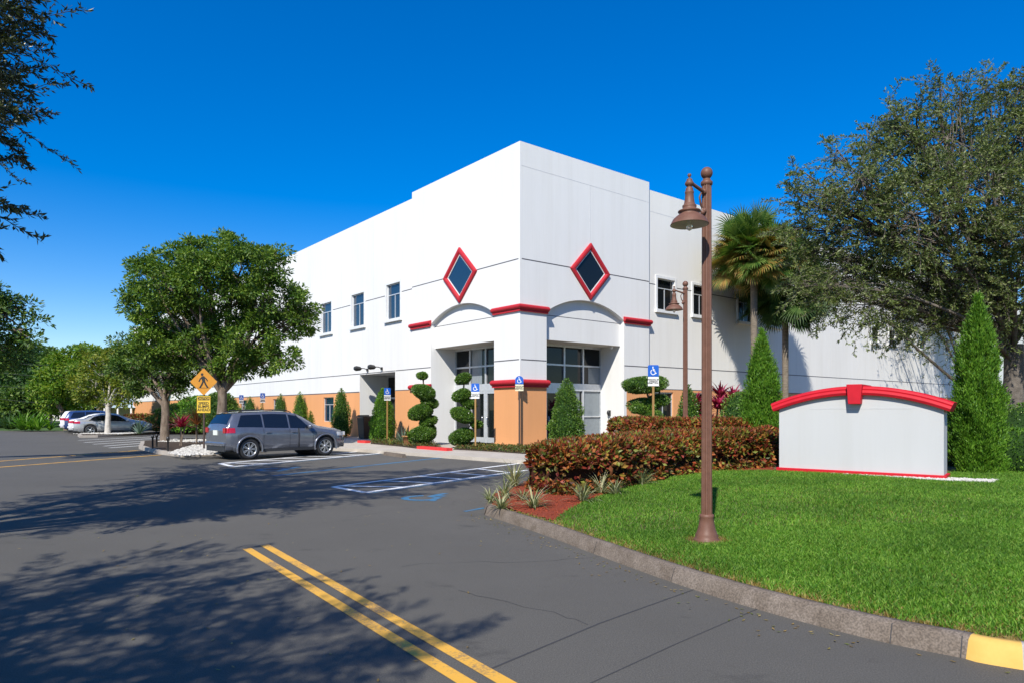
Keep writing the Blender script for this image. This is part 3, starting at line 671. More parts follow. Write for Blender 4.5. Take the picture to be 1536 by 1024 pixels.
def arch_z(u, a, b, zs, rise):
    c = (a+b)/2; h = (b-a)/2; R_ = (h*h+rise*rise)/(2*rise); return zs + math.sqrt(max(0, R_*R_-(u-c)**2)) - (R_-rise)
def tower_face(face, port, te, peak):
    mb = MB(); a, b = port
    fquad(mb, face, [(0, ZO), (a, ZO), (a, ZT), (0, ZT)]); fquad(mb, face, [(b, ZO), (te, ZO), (te, ZT), (b, ZT)])
    n = 40; rise = peak-ZA; ins = .24
    for i in range(n):
        p = a+(b-a)*i/n; q = a+(b-a)*(i+1)/n; zp, zq = arch_z(p, a, b, ZA, rise), arch_z(q, a, b, ZA, rise)
        fquad(mb, face, [(p, zp), (q, zq), (q, ZT), (p, ZT)])
        fquad(mb, face, [(p, zp, 0), (q, zq, 0), (q, zq, ins), (p, zp, ins)])
        fquad(mb, face, [(p, SOF), (q, SOF), (q, zq), (p, zp)], ins)
    # jambs of the portal
    for u in (a, b):
        fquad(mb, face, [(u, 0, 0), (u, ZA, 0), (u, ZA, ins), (u, 0, ins)])
        fquad(mb, face, [(u, 0, ins), (u, SOF, ins), (u, SOF, 1.6), (u, 0, 1.6)])
    # tower return above the main roof and the step at the end
    fquad(mb, face, [(te, 0, 0), (te, ZT, 0), (te, ZT, 4), (te, 0, 4)])
    return mb, ins
mbL, ins = tower_face(FL, portL, TE_L, 6.62)
mbR, _ = tower_face(FR, portR, TE_R, 6.62)
# tower parapet back + roof
tw = MB(); tw.v += mbL.v + mbR.v
o_ = 0; tw.f = [f for f in mbL.f] + [f+mbL.n for f in mbR.f]; tw.sm = mbL.sm+mbR.sm; tw.n = mbL.n+mbR.n
tw.add([W3(FL, 0, ZT-.25), W3(FL, TE_L, ZT-.25), (*(LV*TE_L+RV*TE_R).xy, ZT-.25), W3(FR, TE_R, ZT-.25)], [(0, 1, 2, 3)])
fbox(tw, FL, 0.006, TE_L-.003, ZT-.5, ZT-.003, .003, .25); fbox(tw, FR, .262, TE_R-.003, ZT-.5, ZT-.003, .003, .25)
tw.add([(*(LV*TE_L+RV*d).xy, z) for d, z in ((0, ZM-1), (TE_R, ZM-1), (TE_R, ZT), (0, ZT))], [(0, 1, 2, 3)])
tw.add([(*(RV*TE_R+LV*d).xy, z) for d, z in ((0, ZM-1), (TE_L, ZM-1), (TE_L, ZT), (0, ZT))], [(0, 1, 2, 3)])
tw.build('tower_wall', 'wall_white', bld)
s = MB()
for fc, pt in ((FL, portL), (FR, portR)): fquad(s, fc, [(pt[0], SOF+.0, ins), (pt[1], SOF, ins), (pt[1], SOF, 1.6), (pt[0], SOF, 1.6)])
s.build('porch_soffit', 'soffit', bld)
# orange base of tower
m = MB()
m.add([W3(FL, portL[0], 0), W3(FL, 0, 0), W3(FR, portR[0], 0), W3(FL, portL[0], ZO), W3(FL, 0, ZO), W3(FR, portR[0], ZO)], [(0, 1, 4, 3), (1, 2, 5, 4)]); m.build('column_base', 'wall_orange', bld)
for fc, u0, u1 in ((FL, portL[1], TE_L), (FR, portR[1]+.18, TE_R)): m = MB(); fquad(m, fc, [(u0, 0), (u1, 0), (u1, ZO), (u0, ZO)]); m.build('pier_base', 'wall_orange', bld)
m = MB(); fquad(m, FR, [(portR[1], 0), (portR[1]+.18, 0), (portR[1]+.18, ZO), (portR[1], ZO)]); m.build('pier_edge', 'wall_white', bld)
# main walls
RB = .14      # right main wall stands back a little
REC = (10.57, 14.75)
up_L = [(9.98, 11.48), (14.15, 15.75), (18.6, 20.2)]
upL = [(a, b, 6.58, 8.48) for a, b in up_L]
lowL = [(18.35, 19.9, .95, 2.50), (27.5, 29.0, .95, 2.50), (35, 36.5, .95, 2.5), (43, 44.5, .95, 2.5), (52, 53.5, .95, 2.5)]
more = [(u, u+1.6, 6.58, 8.48) for u in (30, 38.5, 47, 55.5, 64)]
mwL = MB(); wall(mwL, FL, TE_L, 82, ZO, ZM, [(REC[0], REC[1], 0, 3.74, 1.9)]+upL+more, .03)
mwL.build('side_wall', 'wall_white', bld)
m = MB(); wall(m, FL, TE_L, REC[0], 0, ZO, [], .03); m.build('side_wall_base', 'wall_orange', bld); m = MB(); wall(m, FL, REC[1]+.003, 82, 0, ZO, lowL, .03, .12); m.build('side_wall_base', 'wall_orange', bld)
for u in REC: m = MB(); fquad(m, FL, [(u, 0, .03), (u, ZO, .03), (u, ZO, 1.93), (u, 0, 1.93)]); m.build('side_entrance_jamb', 'wall_white', bld)
upR = [(9.05, 10.45, 6.72, 8.30), (12.0, 13.4, 6.72, 8.30), (16.2, 17.6, 6.72, 8.3), (19.4, 20.8, 6.72, 8.3)] + [(u, u+1.2, 6.6, 7.7) for u in (33.2, 36.1, 39.0, 41.9, 47, 52, 57)]
loR = [(8.85, 10.35, .95, 2.60), (12.0, 13.5, .95, 2.60), (16.2, 17.7, .95, 2.6), (22, 23.5, .95, 2.6)]
m = MB(); wall(m, FR, TE_R, 105, ZO, ZM, upR, RB); m.build('front_wall', 'wall_cream', bld)
m = MB(); wall(m, FR, TE_R, 105, 0, ZO, loR, RB, .12); m.build('front_wall_base', 'wall_orange', bld)
m = MB()
m.add([(*(LV*TE_L+RV*.1).xy, ZM-.3), (*(LV*82+RV*.1).xy, ZM-.3), (*(LV*82+RV*105).xy, ZM-.3), (*(RV*105+LV*.1).xy, ZM-.3), (*(RV*TE_R+LV*.2).xy, ZM-.3), (*(LV*TE_L+RV*TE_R).xy, ZM-.3)], [(0, 1, 2, 3, 4, 5)])
m.build('roof', 'roofing', bld)
m = MB(); m.add([(*(LV*82+RV*d).xy, z) for d, z in ((.03, 0), (105, 0), (105, ZM), (.03, ZM))], [(0, 1, 2, 3)]); m.add([(*(RV*105+LV*d).xy, z) for d, z in ((.14, 0), (82, 0), (82, ZM), (.14, ZM))], [(0, 1, 2, 3)])
fbox(m, FL, TE_L+.01, 81.99, ZM-.5, ZM-.003, .033, .28); fbox(m, FR, TE_R+.01, 104.99, ZM-.5, ZM-.003, RB+.003, .4); m.build('rear_wall', 'wall_white', bld)
# panel joints (sealed grooves)
m = MB(); gw = .022
def hg(face, u0, u1, z, d, w=gw): m = MB(); fbox(m, face, u0, u1, z-w, z+w, d-.004, d+.01); m.build('panel_joint', gmat, bld)
def vg(face, u, z0, z1, d, w=.016): m = MB(); fbox(m, face, u-w, u+w, z0, z1, d-.0045, d+.01); m.build('panel_joint', gmat, bld)
gmat = 'groove'
hg(FL, .06, portL[0]-.02, ZJ, 0); hg(FL, portL[1]+.02, TE_L, ZJ, 0); hg(FL, TE_L+.02, REC[0]-.06, ZJ, .03); hg(FL, REC[1]-4.2, 82, ZJ+.0, .03)
hg(FR, .06, portR[0]-.02, ZJ, 0); hg(FR, portR[1]-.15+.17, TE_R-.02, ZJ, 0); hg(FR, TE_R+.02, 105, ZJ+.06, RB)
hg(FL, .1, 3.1, 8.0, 0); hg(FL, 5.75, TE_L, 8.0, 0); hg(FR, .1, 2.95, 8.0, 0); hg(FR, 5.45, TE_R-.02, 8.0, 0)
for a, b in ((TE_L, 9.9), (11.6, 14.05), (15.85, 18.5), (20.3, 29.9), (31.7, 38.4)): hg(FL, a+.03, b-.02, 7.93, .03)
for a, b in ((TE_R, 8.98), (10.55, 11.9), (13.5, 16.1), (17.7, 19.3), (20.9, 33)): hg(FR, a+.03, b-.02, 7.95, RB)
hg(FL, portL[0]+.02, portL[1]-.02, ZA-.12, ins, .014); hg(FR, portR[0]+.02, portR[1]-.02, ZA-.12, ins, .014)
hg(FL, REC[1]+.05, 82, ZO, .03, .03); hg(FL, TE_L+.02, REC[0]-.03, ZO, .03, .02)
hg(FR, TE_R+.02, 105, ZO, RB, .02)
vg(FR, TE_R+.015, 0, ZM, RB, .03)
gmat = 'groove_pale'
hg(FR, .06, TE_R-.02, 11.9, 0, .012); vg(FR, 4.14, 9.35, 11.88, 0); hg(FR, TE_R+.05, 105, 11.55, RB, .012)
for u in (11.3, 15.2, 18.6, 22.6, 27, 31, 38, 45, 52): vg(FR, u, 3.9, 6.3 if u < 23 else 12.4, RB, .011)
for u in (13.0, 17.2, 22, 26.5, 31, 35.5, 40, 45, 50, 56, 62): vg(FL, u, 3.84 if u > REC[1] else 3.85, 12.4 if u > 21 else (6.4 if 14 < u < 16 else 12.4), .03, .010)
# red trim (rounded mouldings)
def moulding(mb, face, u0, u1, zc, h, pr, d=0.0, cap=True, n=8, m0=0, m1=0):
    """half-round moulding; m0/m1 = 1 mitres that end round the corner"""
    V = []
    for e, (u, mi) in enumerate(((u0, m0), (u1, m1))):
        for k in range(n+1):
            a = -PI/2 + PI*k/n; q = pr*math.cos(a); V.append(W3(face, u-(q if (mi and e == 0) else 0)+(q if mi and e == 1 else 0), zc+h/2*math.sin(a), d-q))
    mb.add(V, [(k, k+1, n+2+k, n+1+k) for k in range(n)], True)
    mb.add(V[:n+1], [tuple(range(n+1))]); mb.add(V[n+1:], [tuple(range(n, -1, -1))])
for nm, zc, h, pr in (('upper_trim', 5.99, .24, .17), ('lower_trim', 2.86, .26, .2)):
    m = MB(); e = .06
    moulding(m, FL, 0, portL[0]+e, zc, h, pr, m0=1); moulding(m, FR, 0, portR[0]+e, zc, h, pr, m0=1)
    # flat fillets under the roll
    fbox(m, FL, -pr*.45, portL[0]+e*.6, zc-h*.5-.07, zc-h*.45, -pr*.45, .01); fbox(m, FR, .0, portR[0]+e*.6, zc-h*.5-.07, zc-h*.45, -pr*.447, .01)
    m.build(nm, 'trim_red', bld)
for fc, pt, te in ((FL, portL, TE_L+.12), (FR, portR, TE_R+.1)): m = MB(); moulding(m, fc, pt[1]-.04, te, 5.99, .24, .17); fbox(m, fc, pt[1], te-.06, 5.80, 5.88, -.08, .01); m.build('upper_trim', 'trim_red', bld)
m = MB(); moulding(m, FL, portL[1]-.04, TE_L+.12, 2.86, .26, .2); m.build('lower_trim', 'trim_red', bld)
# diamond windows
def diamond(face, uc, hw, zc, hh, mat):
    fr = bpy.data.objects.new('diamond_window', None); COL.objects.link(fr); fr.parent = bld
    m = MB(); w_ = .30
    def ring(o1, o2, d1, d2):
        A = [(uc-hw*o1, zc), (uc, zc-hh*o1), (uc+hw*o1, zc), (uc, zc+hh*o1)]; B = [(uc-hw*o2, zc), (uc, zc-hh*o2), (uc+hw*o2, zc), (uc, zc+hh*o2)]
        for k in range(4):
            j = (k+1) % 4; fquad(m, face, [(*A[k], d1), (*A[j], d1), (*B[j], d2), (*B[k], d2)])
    ring(1, 1, .01, -.09); ring(1, .93, -.09, -.12); ring(.93, .84, -.12, -.12); ring(.84, .76, -.12, -.05); ring(.76, .76, -.05, .0)
    m.build('frame', 'trim_red', fr)
    m = MB(); ring(.76, .715, -.035, -.035); ring(.715, .715, -.035, 0); m.build('inner_frame', 'frame_white', fr)
    m = MB(); fquad(m, face, [(uc-hw*.72, zc), (uc, zc-hh*.72), (uc+hw*.72, zc), (uc, zc+hh*.72)], -.012); m.build('pane', mat, fr)
diamond(FL, 4.38, 1.36, 7.96, 1.30, 'glass'); diamond(FR, 4.14, 1.26, 7.96, 1.30, 'glass_dark')
def window(face, h, d, sill=True, bars='T', gl='glass'):
    u0, u1, z0, z1 = h[:4]
    wn = MB(); t = .05; dd = d+.10
    for a, b, c, e in ((u0, u0+t, z0, z1), (u1-t, u1, z0, z1), (u0+t, u1-t, z0, z0+t), (u0+t, u1-t, z1-t, z1)): fbox(wn, face, a, b, c, e, dd-.03, dd+.03)
    zt = z0+(z1-z0)*.70
    if bars: fbox(wn, face, u0+t, u1-t, zt-.025, zt+.025, dd-.02, dd+.02); fbox(wn, face, (u0+u1)/2-.022, (u0+u1)/2+.022, z0+t, zt-.025, dd-.018, dd+.02)
    w_ = wn.build('window', 'silver', bld)
    m = MB(); fquad(m, face, [(u0, z0), (u1, z0), (u1, z1), (u0, z1)], dd+.012); m.build('pane', gl, w_)
    if sill:
        m = MB(); k = .13
        fbox(m, face, u0-k, u0-.002, z0-.002, z1+k, d-.05, d+.01); fbox(m, face, u1+.002, u1+k, z0-.002, z1+k, d-.05, d+.01); fbox(m, face, u0-.002, u1+.002, z1+.002, z1+k, d-.048, d+.01)
        m.build('surround', 'frame_white', w_)
        m = MB(); fbox(m, face, u0-k-.04, u1+k+.04, z0-.16, z0-.004, d-.14, d+.01); m.build('sill', 'frame_white', w_)
for h in upL+more: window(FL, h, .03)
for h in lowL: window(FL, h, .03, False)
for h in upR: window(FR, h, RB, True, 'T' if h[0] < 30 else '', 'glass_dark')
for h in loR: window(FR, h, RB, False, 'T', 'glass_dark')
# entrance glazing
def storefront(face, a, b, depth, doors, blinds):
    m = MB(); n = 4; t = .045; zb = .12
    us = [a+(b-a)*i/n for i in range(n+1)]
    for i, u in enumerate(us): fbox(m, face, max(a, u-t), min(b, u+t), zb, SOF, depth-.06, depth+.05)
    for z, h in ((SOF-.05, .05), (3.80, .04)):
        for p, q in zip(us[:-1], us[1:]): fbox(m, face, max(a, p-t)+2*t if p > a else a+t, q-t, z-h, z+h, depth-.055, depth+.045)
    for p, q in zip(us[:-1], us[1:]): fbox(m, face, p+t, q-t, 2.60, 2.95, depth-.058, depth+.048)
    g = m.build('entrance_glazing', 'silver', bld)
    m = MB(); fquad(m, face, [(a, .1), (b, .1), (b, SOF), (a, SOF)], depth+.02); m.build('pane', 'glass_dark', g)
    for i in range(n):
        p, q = us[i]+t, us[i+1]-t
        if i in doors:
            m = MB(); f = .09; dd = depth
            for x0, x1, z0, z1 in ((p, p+f, zb+.01, 2.6), (q-f, q, zb+.01, 2.6), (p+f, q-f, 2.48, 2.6), (p+f, q-f, zb+.01, zb+.26)): fbox(m, face, x0, x1, z0, z1, dd-.05, dd+.01)
            dr = m.build('door', 'silver', g)
            m = MB(); hx = q-f-.06 if i == min(doors) else p+f+.06; m.tube([W3(face, hx, 1.0, dd-.05), W3(face, hx, 1.0, dd-.11), W3(face, hx, 1.4, dd-.11), W3(face, hx, 1.4, dd-.05)], .014, 8); m.build('handle', 'chrome', dr)
        else:
            m = MB(); fbox(m, face, p, q, 1.35, 1.40, depth-.05, depth+.01); m.build('rail', 'silver', g)
    if blinds:
        m = MB()
        for (p, q, z0, z1) in blinds: fquad(m, face, [(p, z0), (q, z0), (q, z1), (p, z1)], depth+.008)
        m.build('roller_blind', 'glass_grey', g)
uL = [portL[0]+(portL[1]-portL[0])*i/4 for i in range(5)]; uR = [portR[0]+(portR[1]-portR[0])*i/4 for i in range(5)]
storefront(FL, portL[0], portL[1], 1.5, (1, 2), [(uL[2]+.35, uL[3]-.1, 2.97, 4.66)])
storefront(FR, portR[0], portR[1], 1.55, (0, 1), [(uR[3]+.05, uR[4]-.05, .2, 2.58), (uR[2]+.05, uR[3]-.2, .2, 2.58), (uR[3]+.4, uR[4]-.05, 2.97, 3.74)])
# side entrance
m = MB(); a, b = REC; dp = 1.9
for u in (a, a+1.4, a+2.8, b): fbox(m, FL, max(a, u-.05), min(b, u+.05), .12, 3.72, dp-.06, dp+.03)
for z in (2.4, 3.68): fbox(m, FL, a+.05, b-.05, z-.05, z+.05, dp-.055, dp+.025)
g = m.build('side_entrance', 'silver', bld); m = MB(); fquad(m, FL, [(a, .1), (b, .1), (b, 3.74), (a, 3.74)], dp); m.build('pane', 'glass_dark', g)
# wall lights
def flood(u, z):
    m = MB(); p = W3(FL, u, z, .03); a = Vector(p); o_ = -RV
    m.box(tuple(a+o_*.03), (.12, .12, .16), ang); m.tube([tuple(a), tuple(a+o_*.25+Vector((0, 0, .08))), tuple(a+o_*.45+Vector((0, 0, .08)))], .025, 8)
    r = m.build('flood_light', 'dark_metal', bld)
    m = MB(); c = a+o_*.62+Vector((0, 0, .06)); m.tube([tuple(c-o_*.2), tuple(c-o_*.1), tuple(c+o_*.12), tuple(c+o_*.24)], [.05, .12, .15, .10], 10); m.build('lamp_head', 'dark_metal', r)
flood(12.0, 3.98); flood(13.7, 3.98)
m = MB(); fbox(m, FR, 5.9, 6.02, 2.1, 2.4, -.0, .1)
m2 = MB(); p = Vector(W3(FR, portR[1]+.0, 1.55, .9)); m2.box(tuple(p-RV*.06), (.12, .1, .26), ang); m2.lathe([(.03, -.12), (.07, -.05), (.08, .06), (.03, .12)], tuple(p-RV*.12), 10); m2.build('wall_sconce', 'dark_metal', bld)
m2 = MB(); p = Vector(W3(FR, portR[1]-.35, SOF-.05, .5)); m2.lathe([(.09, .05), (.09, -.02), (.04, -.09), (0, -.1)], tuple(p), 12); m2.build('camera_dome', 'frame_white', bld)

# ================================================================== LAMP POSTS
def lamp_post(H=4.34):
    r = thing('lamp_post', 'near brown fluted lamp post standing in the lawn, bell-shaped lantern', 'lamp post', group='brown fluted lamp posts with bell lanterns')
    m = MB(); m.lathe([(.15, -.05), (.15, .03), (.142, .05), (.128, .06), (.13, .09), (.115, .12), (.098, .17), (.086, .23), (.078, .29), (.082, .30), (.082, .325), (.066, .335)], seg=48)
    m.build('base', 'lamp_brown', r)
    m = MB(); m.lathe([(.062, .33), (.058, 1.5), (.056, 3.0), (.054, H-.21)], seg=48, flute=.13, smooth=False); m.build('pole', 'lamp_brown', r)
    m = MB(); z = H-.22; m.lathe([(.055, z), (.066, z+.01), (.068, z+.04), (.06, z+.05), (.045, z+.06), (.045, z+.075)] + [(.068*math.cos(a), z+.145+.07*math.sin(a)) for a in np.linspace(-1.1, PI/2, 12)], seg=24)
    m.build('finial', 'lamp_brown', r)
    hx, hy = -.262, -.24; top = H-.13   # lantern hangs on the sunny side
    hd = Vector((hx, hy, 0)); zt = H-.16
    pr = [(0, 0), (.014, -.004), (.023, -.02), (.014, -.038), (.008, -.045), (.012, -.055), (.03, -.065), (.032, -.08), (.048, -.105), (.05, -.122), (.038, -.14), (.022, -.15), (.034, -.16), (.04, -.17), (.044, -.19), (.044, -.2), (.05, -.205), (.05, -.22), (.046, -.23), (.05, -.28), (.058, -.33), (.066, -.355), (.078, -.36), (.078, -.375), (.074, -.385), (.082, -.405), (.125, -.42), (.127, -.432), (.112, -.44), (.108, -.455), (.15, -.485), (.182, -.515), (.205, -.56), (.212, -.575)]
    m = MB(); m.lathe([(a, b) for a, b in pr], (hx, hy, zt), 36, cap=False); hdo = m.build('lantern', 'lamp_brown', r)
    m = MB(); m.lathe([(.207, -.574), (.19, -.562), (.165, -.525), (.13, -.50), (.05, -.48), (0, -.48)], (hx, hy, zt-.002), 36, cap=False); m.build('reflector', 'lamp_inside', hdo)
    m = MB(); m.lathe([(.018, -.46), (.02, -.53), (.036, -.57), (.036, -.60), (.026, -.63), (0, -.645)], (hx, hy, zt), 16)
    mt, t, b = MATS.get('bulb'), None, None
    if mt is None:
        mt, t, b = new_mat('bulb'); b.inputs['Transmission Weight'].default_value = .7; b.inputs['Base Color'].default_value = (.9, .9, .85, 1); b.inputs['Roughness'].default_value = .1
    m.build('bulb', 'bulb', hdo)
    u = hd.normalized(); m = MB()
    m.tube([tuple(u*.03+Vector((0, 0, H-.31))), tuple(hd*.5+Vector((0, 0, H-.285))), tuple(hd*.97+Vector((0, 0, H-.255)))], [.022, .02, .018], 8)
    m.tube([tuple(u*.05+Vector((0, 0, H-.52))), tuple(u*.12+Vector((0, 0, H-.47))), tuple(u*.15+Vector((0, 0, H-.38))), tuple(u*.11+Vector((0, 0, H-.32)))], [.014, .012, .01, .009], 8)
    for zz in (.30, .52): m.lathe([(.0, -.03), (.03, -.025), (.03, .025), (0, .03)], tuple(u*.055+Vector((0, 0, H-zz))), 10)
    m.lathe([(0, -.05), (.02, -.035), (.03, -.01), (.012, .01), (.018, .03), (0, .05)], tuple(u*.085+Vector((0, 0, H-.53))), 10)
    m.build('bracket', 'lamp_brown', r); return r
lp = lamp_post(); lp.location = (*LAMP, lawn_z(*LAMP)-.02)
lx = X(1028, 18.8); dup(lp, (lx, 18.8, .33), -.25, 'farther brown lamp post rising behind the copper-leaved hedge', scale=1.13)

# ================================================================== MONUMENT SIGN
sg = thing('monument_sign', 'blank grey monument sign with curved red cap on the lawn', 'sign', (SG0[0], SG0[1], .37), math.atan2(sgd.y, sgd.x))
SL = 3.11; TH = .62; hE = 1.36; hC = 1.66
def sarc(t): return hE + (hC-hE)*(1-(2*t-1)**2)
m = MB(); n = 40; pts = [(0, -.1), (SL, -.1)] + [(SL*(1-i/n), sarc(1-i/n)) for i in range(n+1)]
Mx = Matrix(((1, 0, 0, 0), (0, 0, -1, 0), (0, 1, 0, 0), (0, 0, 0, 1)))
m.poly(pts, -TH, 0, Mx); m.build('panel', 'wall_sign', sg)
m = MB(); ss = [(-.09, .0), (-.115, .05), (-.10, .10), (-.075, .105), (-.085, .13), (-.06, .17), (0, .19), (TH, .19), (TH+.06, .17), (TH+.085, .13), (TH+.075, .105), (TH+.10, .10), (TH+.115, .05), (TH+.09, .0)]
V = []; K = len(ss); n = 48
for i in range(n+1):
    t = -.035+1.07*i/n; x = SL*t; sl = (hC-hE)*-4*(2*t-1)/SL; nv = Vector((-sl, 1)).normalized()
    for y, h in ss: V.append((x+nv.x*(h-.02), y, sarc(t)+nv.y*(h-.02)))
m.add(V, [(i*K+k, i*K+k+1, (i+1)*K+k+1, (i+1)*K+k) for i in range(n) for k in range(K-1)] + [((i+1)*K, i*K, i*K+K-1, (i+1)*K+K-1) for i in range(n)], False)
m.add(V[:K], [tuple(range(K))]); m.add(V[-K:], [tuple(range(K-1, -1, -1))]); m.build('cap', 'sign_red', sg)
m = MB(); m.poly([(-.15, hC+.2), (-.115, hC-.21), (.115, hC-.21), (.15, hC+.2)], 0, 1, Matrix(((1, 0, 0, SL/2-.0), (0, 0, -(TH+.4), TH+.2), (0, 1, 0, 0), (0, 0, 0, 1))))
m.build('keystone', 'sign_red', sg, bevel=.012)
m = MB(); m.box((SL/2, TH/2, -.01), (SL+.1, TH+.12, .13)); m.build('plinth', 'sign_red', sg, bevel=.01)
m = MB(); m.box((SL/2+.05, -.004, hE-.0), (SL*.62, .004, .008)); m.build('panel_joint', 'groove_pale', sg)

# ================================================================== TRAFFIC SIGNS
def face_M(x, y, z): return Matrix.Translation((x, y, z)) @ Matrix.Rotation(PI/2, 4, 'X')
def disc(cx, cy, r, n=16): return [(cx+r*math.cos(2*PI*i/n), cy+r*math.sin(2*PI*i/n)) for i in range(n)]
def strokes(mb, pl, wd, M, z0=0, z1=.003):
    for L_ in pl:
        for p, q in zip(L_[:-1], L_[1:]):
            p = Vector(p); q = Vector(q); d = (q-p).normalized()*wd*.3; s_ = Vector((-(q-p).y, (q-p).x)).normalized()*wd/2; z1_ = z1+random.random()*.0008
            mb.poly([tuple(p-d-s_), tuple(q+d-s_), tuple(q+d+s_), tuple(p-d+s_)], z0, z1_, M)
def access_sign(label, H, style='square', post='post_wood', mat2='sign_white'):
    r = thing('parking_sign', label, 'parking sign', group='accessible parking signs on posts')
    m = MB(); m.box((0, .02, (H-.05)/2-.1), (.065, .04, H-.05+.2)); m.build('post', post, r)
    w_ = .34; hb = .34; M = face_M(0, -.004, 0)
    m = MB()
    o = [(-w_/2, H-hb), (w_/2, H-hb), (w_/2, H-.03), (w_/2-.03, H), (-w_/2+.03, H), (-w_/2, H-.03)] if style == 'square' else [(-w_/2, H-hb), (w_/2, H-hb)] + [(w_/2*math.cos(a), H-.17+.17*math.sin(a)) for a in np.linspace(0, PI, 14)]
    m.poly(o, -.004, .004, M); pn = m.build('panel', 'sign_blue', r)
    m = MB(); c = (-.0, H-.18); k = .26
    pl = [[(-.05, .34), (-.02, .05), (.15, .05), (.25, -.28), (.36, -.22)], [(-.04, .2), (.12, .2)], [(-.03+.28*math.cos(a), -.12+.28*math.sin(a)) for a in np.linspace(2.2, 5.8, 10)]]
    M2 = face_M(c[0], -.0085, c[1]); strokes(m, [[(x*k, y*k) for x, y in L_] for L_ in pl], .085*k, M2); m.poly(disc(-.06*k, .44*k, .075*k), 0, .003, M2); m.build('wheelchair_symbol', 'sign_white', pn)
    m = MB(); m.poly([(-w_/2, H-hb-.28), (w_/2, H-hb-.28), (w_/2, H-hb-.01), (-w_/2, H-hb-.01)], -.004, .0035, M); pl = m.build('plaque', mat2, r)
    lettering('PARKING BY\nDISABLED\nPERMIT ONLY', .062, 'black', pl, face_M(0, -.010, H-hb-.145)); return r
s1 = access_sign('blue accessible parking sign on a wooden post beside the entrance topiary', 2.66)
s1.location = (*G(713, 672, .12), .12); s1.rotation_euler.z = -.15
dup(s1, (X(581, 33.6), 33.6, .12), .55, 'blue accessible parking sign in front of the tall cone shrub left of the entrance')
dup(s1, (X(394, 44), 44, .12), .9, 'far blue parking sign above the grey car roof, right one of two')
dup(s1, (X(362, 50), 50, .12), .9, 'far blue parking sign above the grey car roof, left one of two')
dup(s1, (X(980, 21.2), 21.2, .30), .02, 'blue accessible parking sign on a post rising from the copper-leaved hedge').scale = (1, 1, (3.09-.30)/2.66)
s2 = access_sign('round-topped blue parking sign on a dark post against the orange corner column', 2.98, 'round', 'post_dark', 'sign_cream'); s2.location = (X(779, 28.2), 28.2, .12); s2.rotation_euler.z = .0
pd = thing('crossing_sign', 'yellow diamond pedestrian sign above a yellow speed bumps plaque on the island', 'traffic sign', (X(305.5, 27), 27.0, .15), 0)
m = MB(); m.box((0, .03, 1.35), (.06, .05, 2.9)); m.build('post', 'post_dark', pd)
HYd = Z(572, 27)-.15
m = MB(); M = face_M(0, 0, 0); q = .53
m.poly([(-q, HYd), (-q+.04, HYd-.05), (-.04, HYd-q+.03), (0, HYd-q), (.04, HYd-q+.03), (q-.04, HYd-.05), (q, HYd), (q-.04, HYd+.05), (.04, HYd+q-.03), (0, HYd+q), (-.04, HYd+q-.03), (-q+.04, HYd+.05)], -.003, .003, M); dp_ = m.build('diamond_panel', 'sign_yellow_shaded', pd)
m = MB(); k = .62; M2 = face_M(.0, -.007, HYd+.02)
m.poly(disc(-.06, .27, .052), 0, .003, M2); m.poly([(-.10, .19), (.02, .21), (.07, .02), (-.05, -.02)], 0, .0032, M2)
strokes(m, [[(-.03, .17), (-.13, .10), (-.18, .0)], [(.02, .17), (.11, .09), (.15, .02)]], .045, M2); strokes(m, [[(.02, .02), (.08, -.12), (.16, -.24)], [(-.02, .0), (-.07, -.13), (-.14, -.24)]], .062, M2)
strokes(m, [[(-.25, -.26), (.25, -.26)]], .012, M2); m.build('pedestrian_symbol', 'black', dp_)
m = MB(); c = Z(606, 27)-.15; m.poly([(-.265, c-.33), (.265, c-.33), (.265, c+.33), (-.265, c+.33)], -.003, .003, M); pq = m.build('caution_plaque', 'sign_lemon', pd)
m = MB(); m.poly([(-.235, c+.17), (.235, c+.17), (.235, c+.30), (-.235, c+.30)], 0, .002, face_M(0, -.0035, 0)); m.build('caution_band', 'black', pq)
lettering('CAUTION', .115, 'sign_lemon', pq, face_M(0, -.0075, c+.235)); lettering('SPEED\nBUMPS\nAHEAD', .15, 'black', pq, face_M(0, -.006, c-.085))

# wheel stops
ws = MB(); ws.poly([(-.09, 0), (.09, 0), (.06, .12), (-.06, .12)], -.9, .9, Matrix(((0, 0, 1, 0), (1, 0, 0, 0), (0, 1, 0, 0), (0, 0, 0, 1))))
w1 = ws.build('wheel_stop', 'concrete_old', label='worn concrete wheel stop at the head of the blue-lined stall', category='wheel stop')
p = Vector((*G(578, 681.5), 0)); q = Vector((*G(606, 685.5), 0)); w1.location = ((p+q)/2); w1.rotation_euler.z = math.atan2((q-p).y, (q-p).x)
w1.scale = ((q-p).length/1.8, 1, 1)

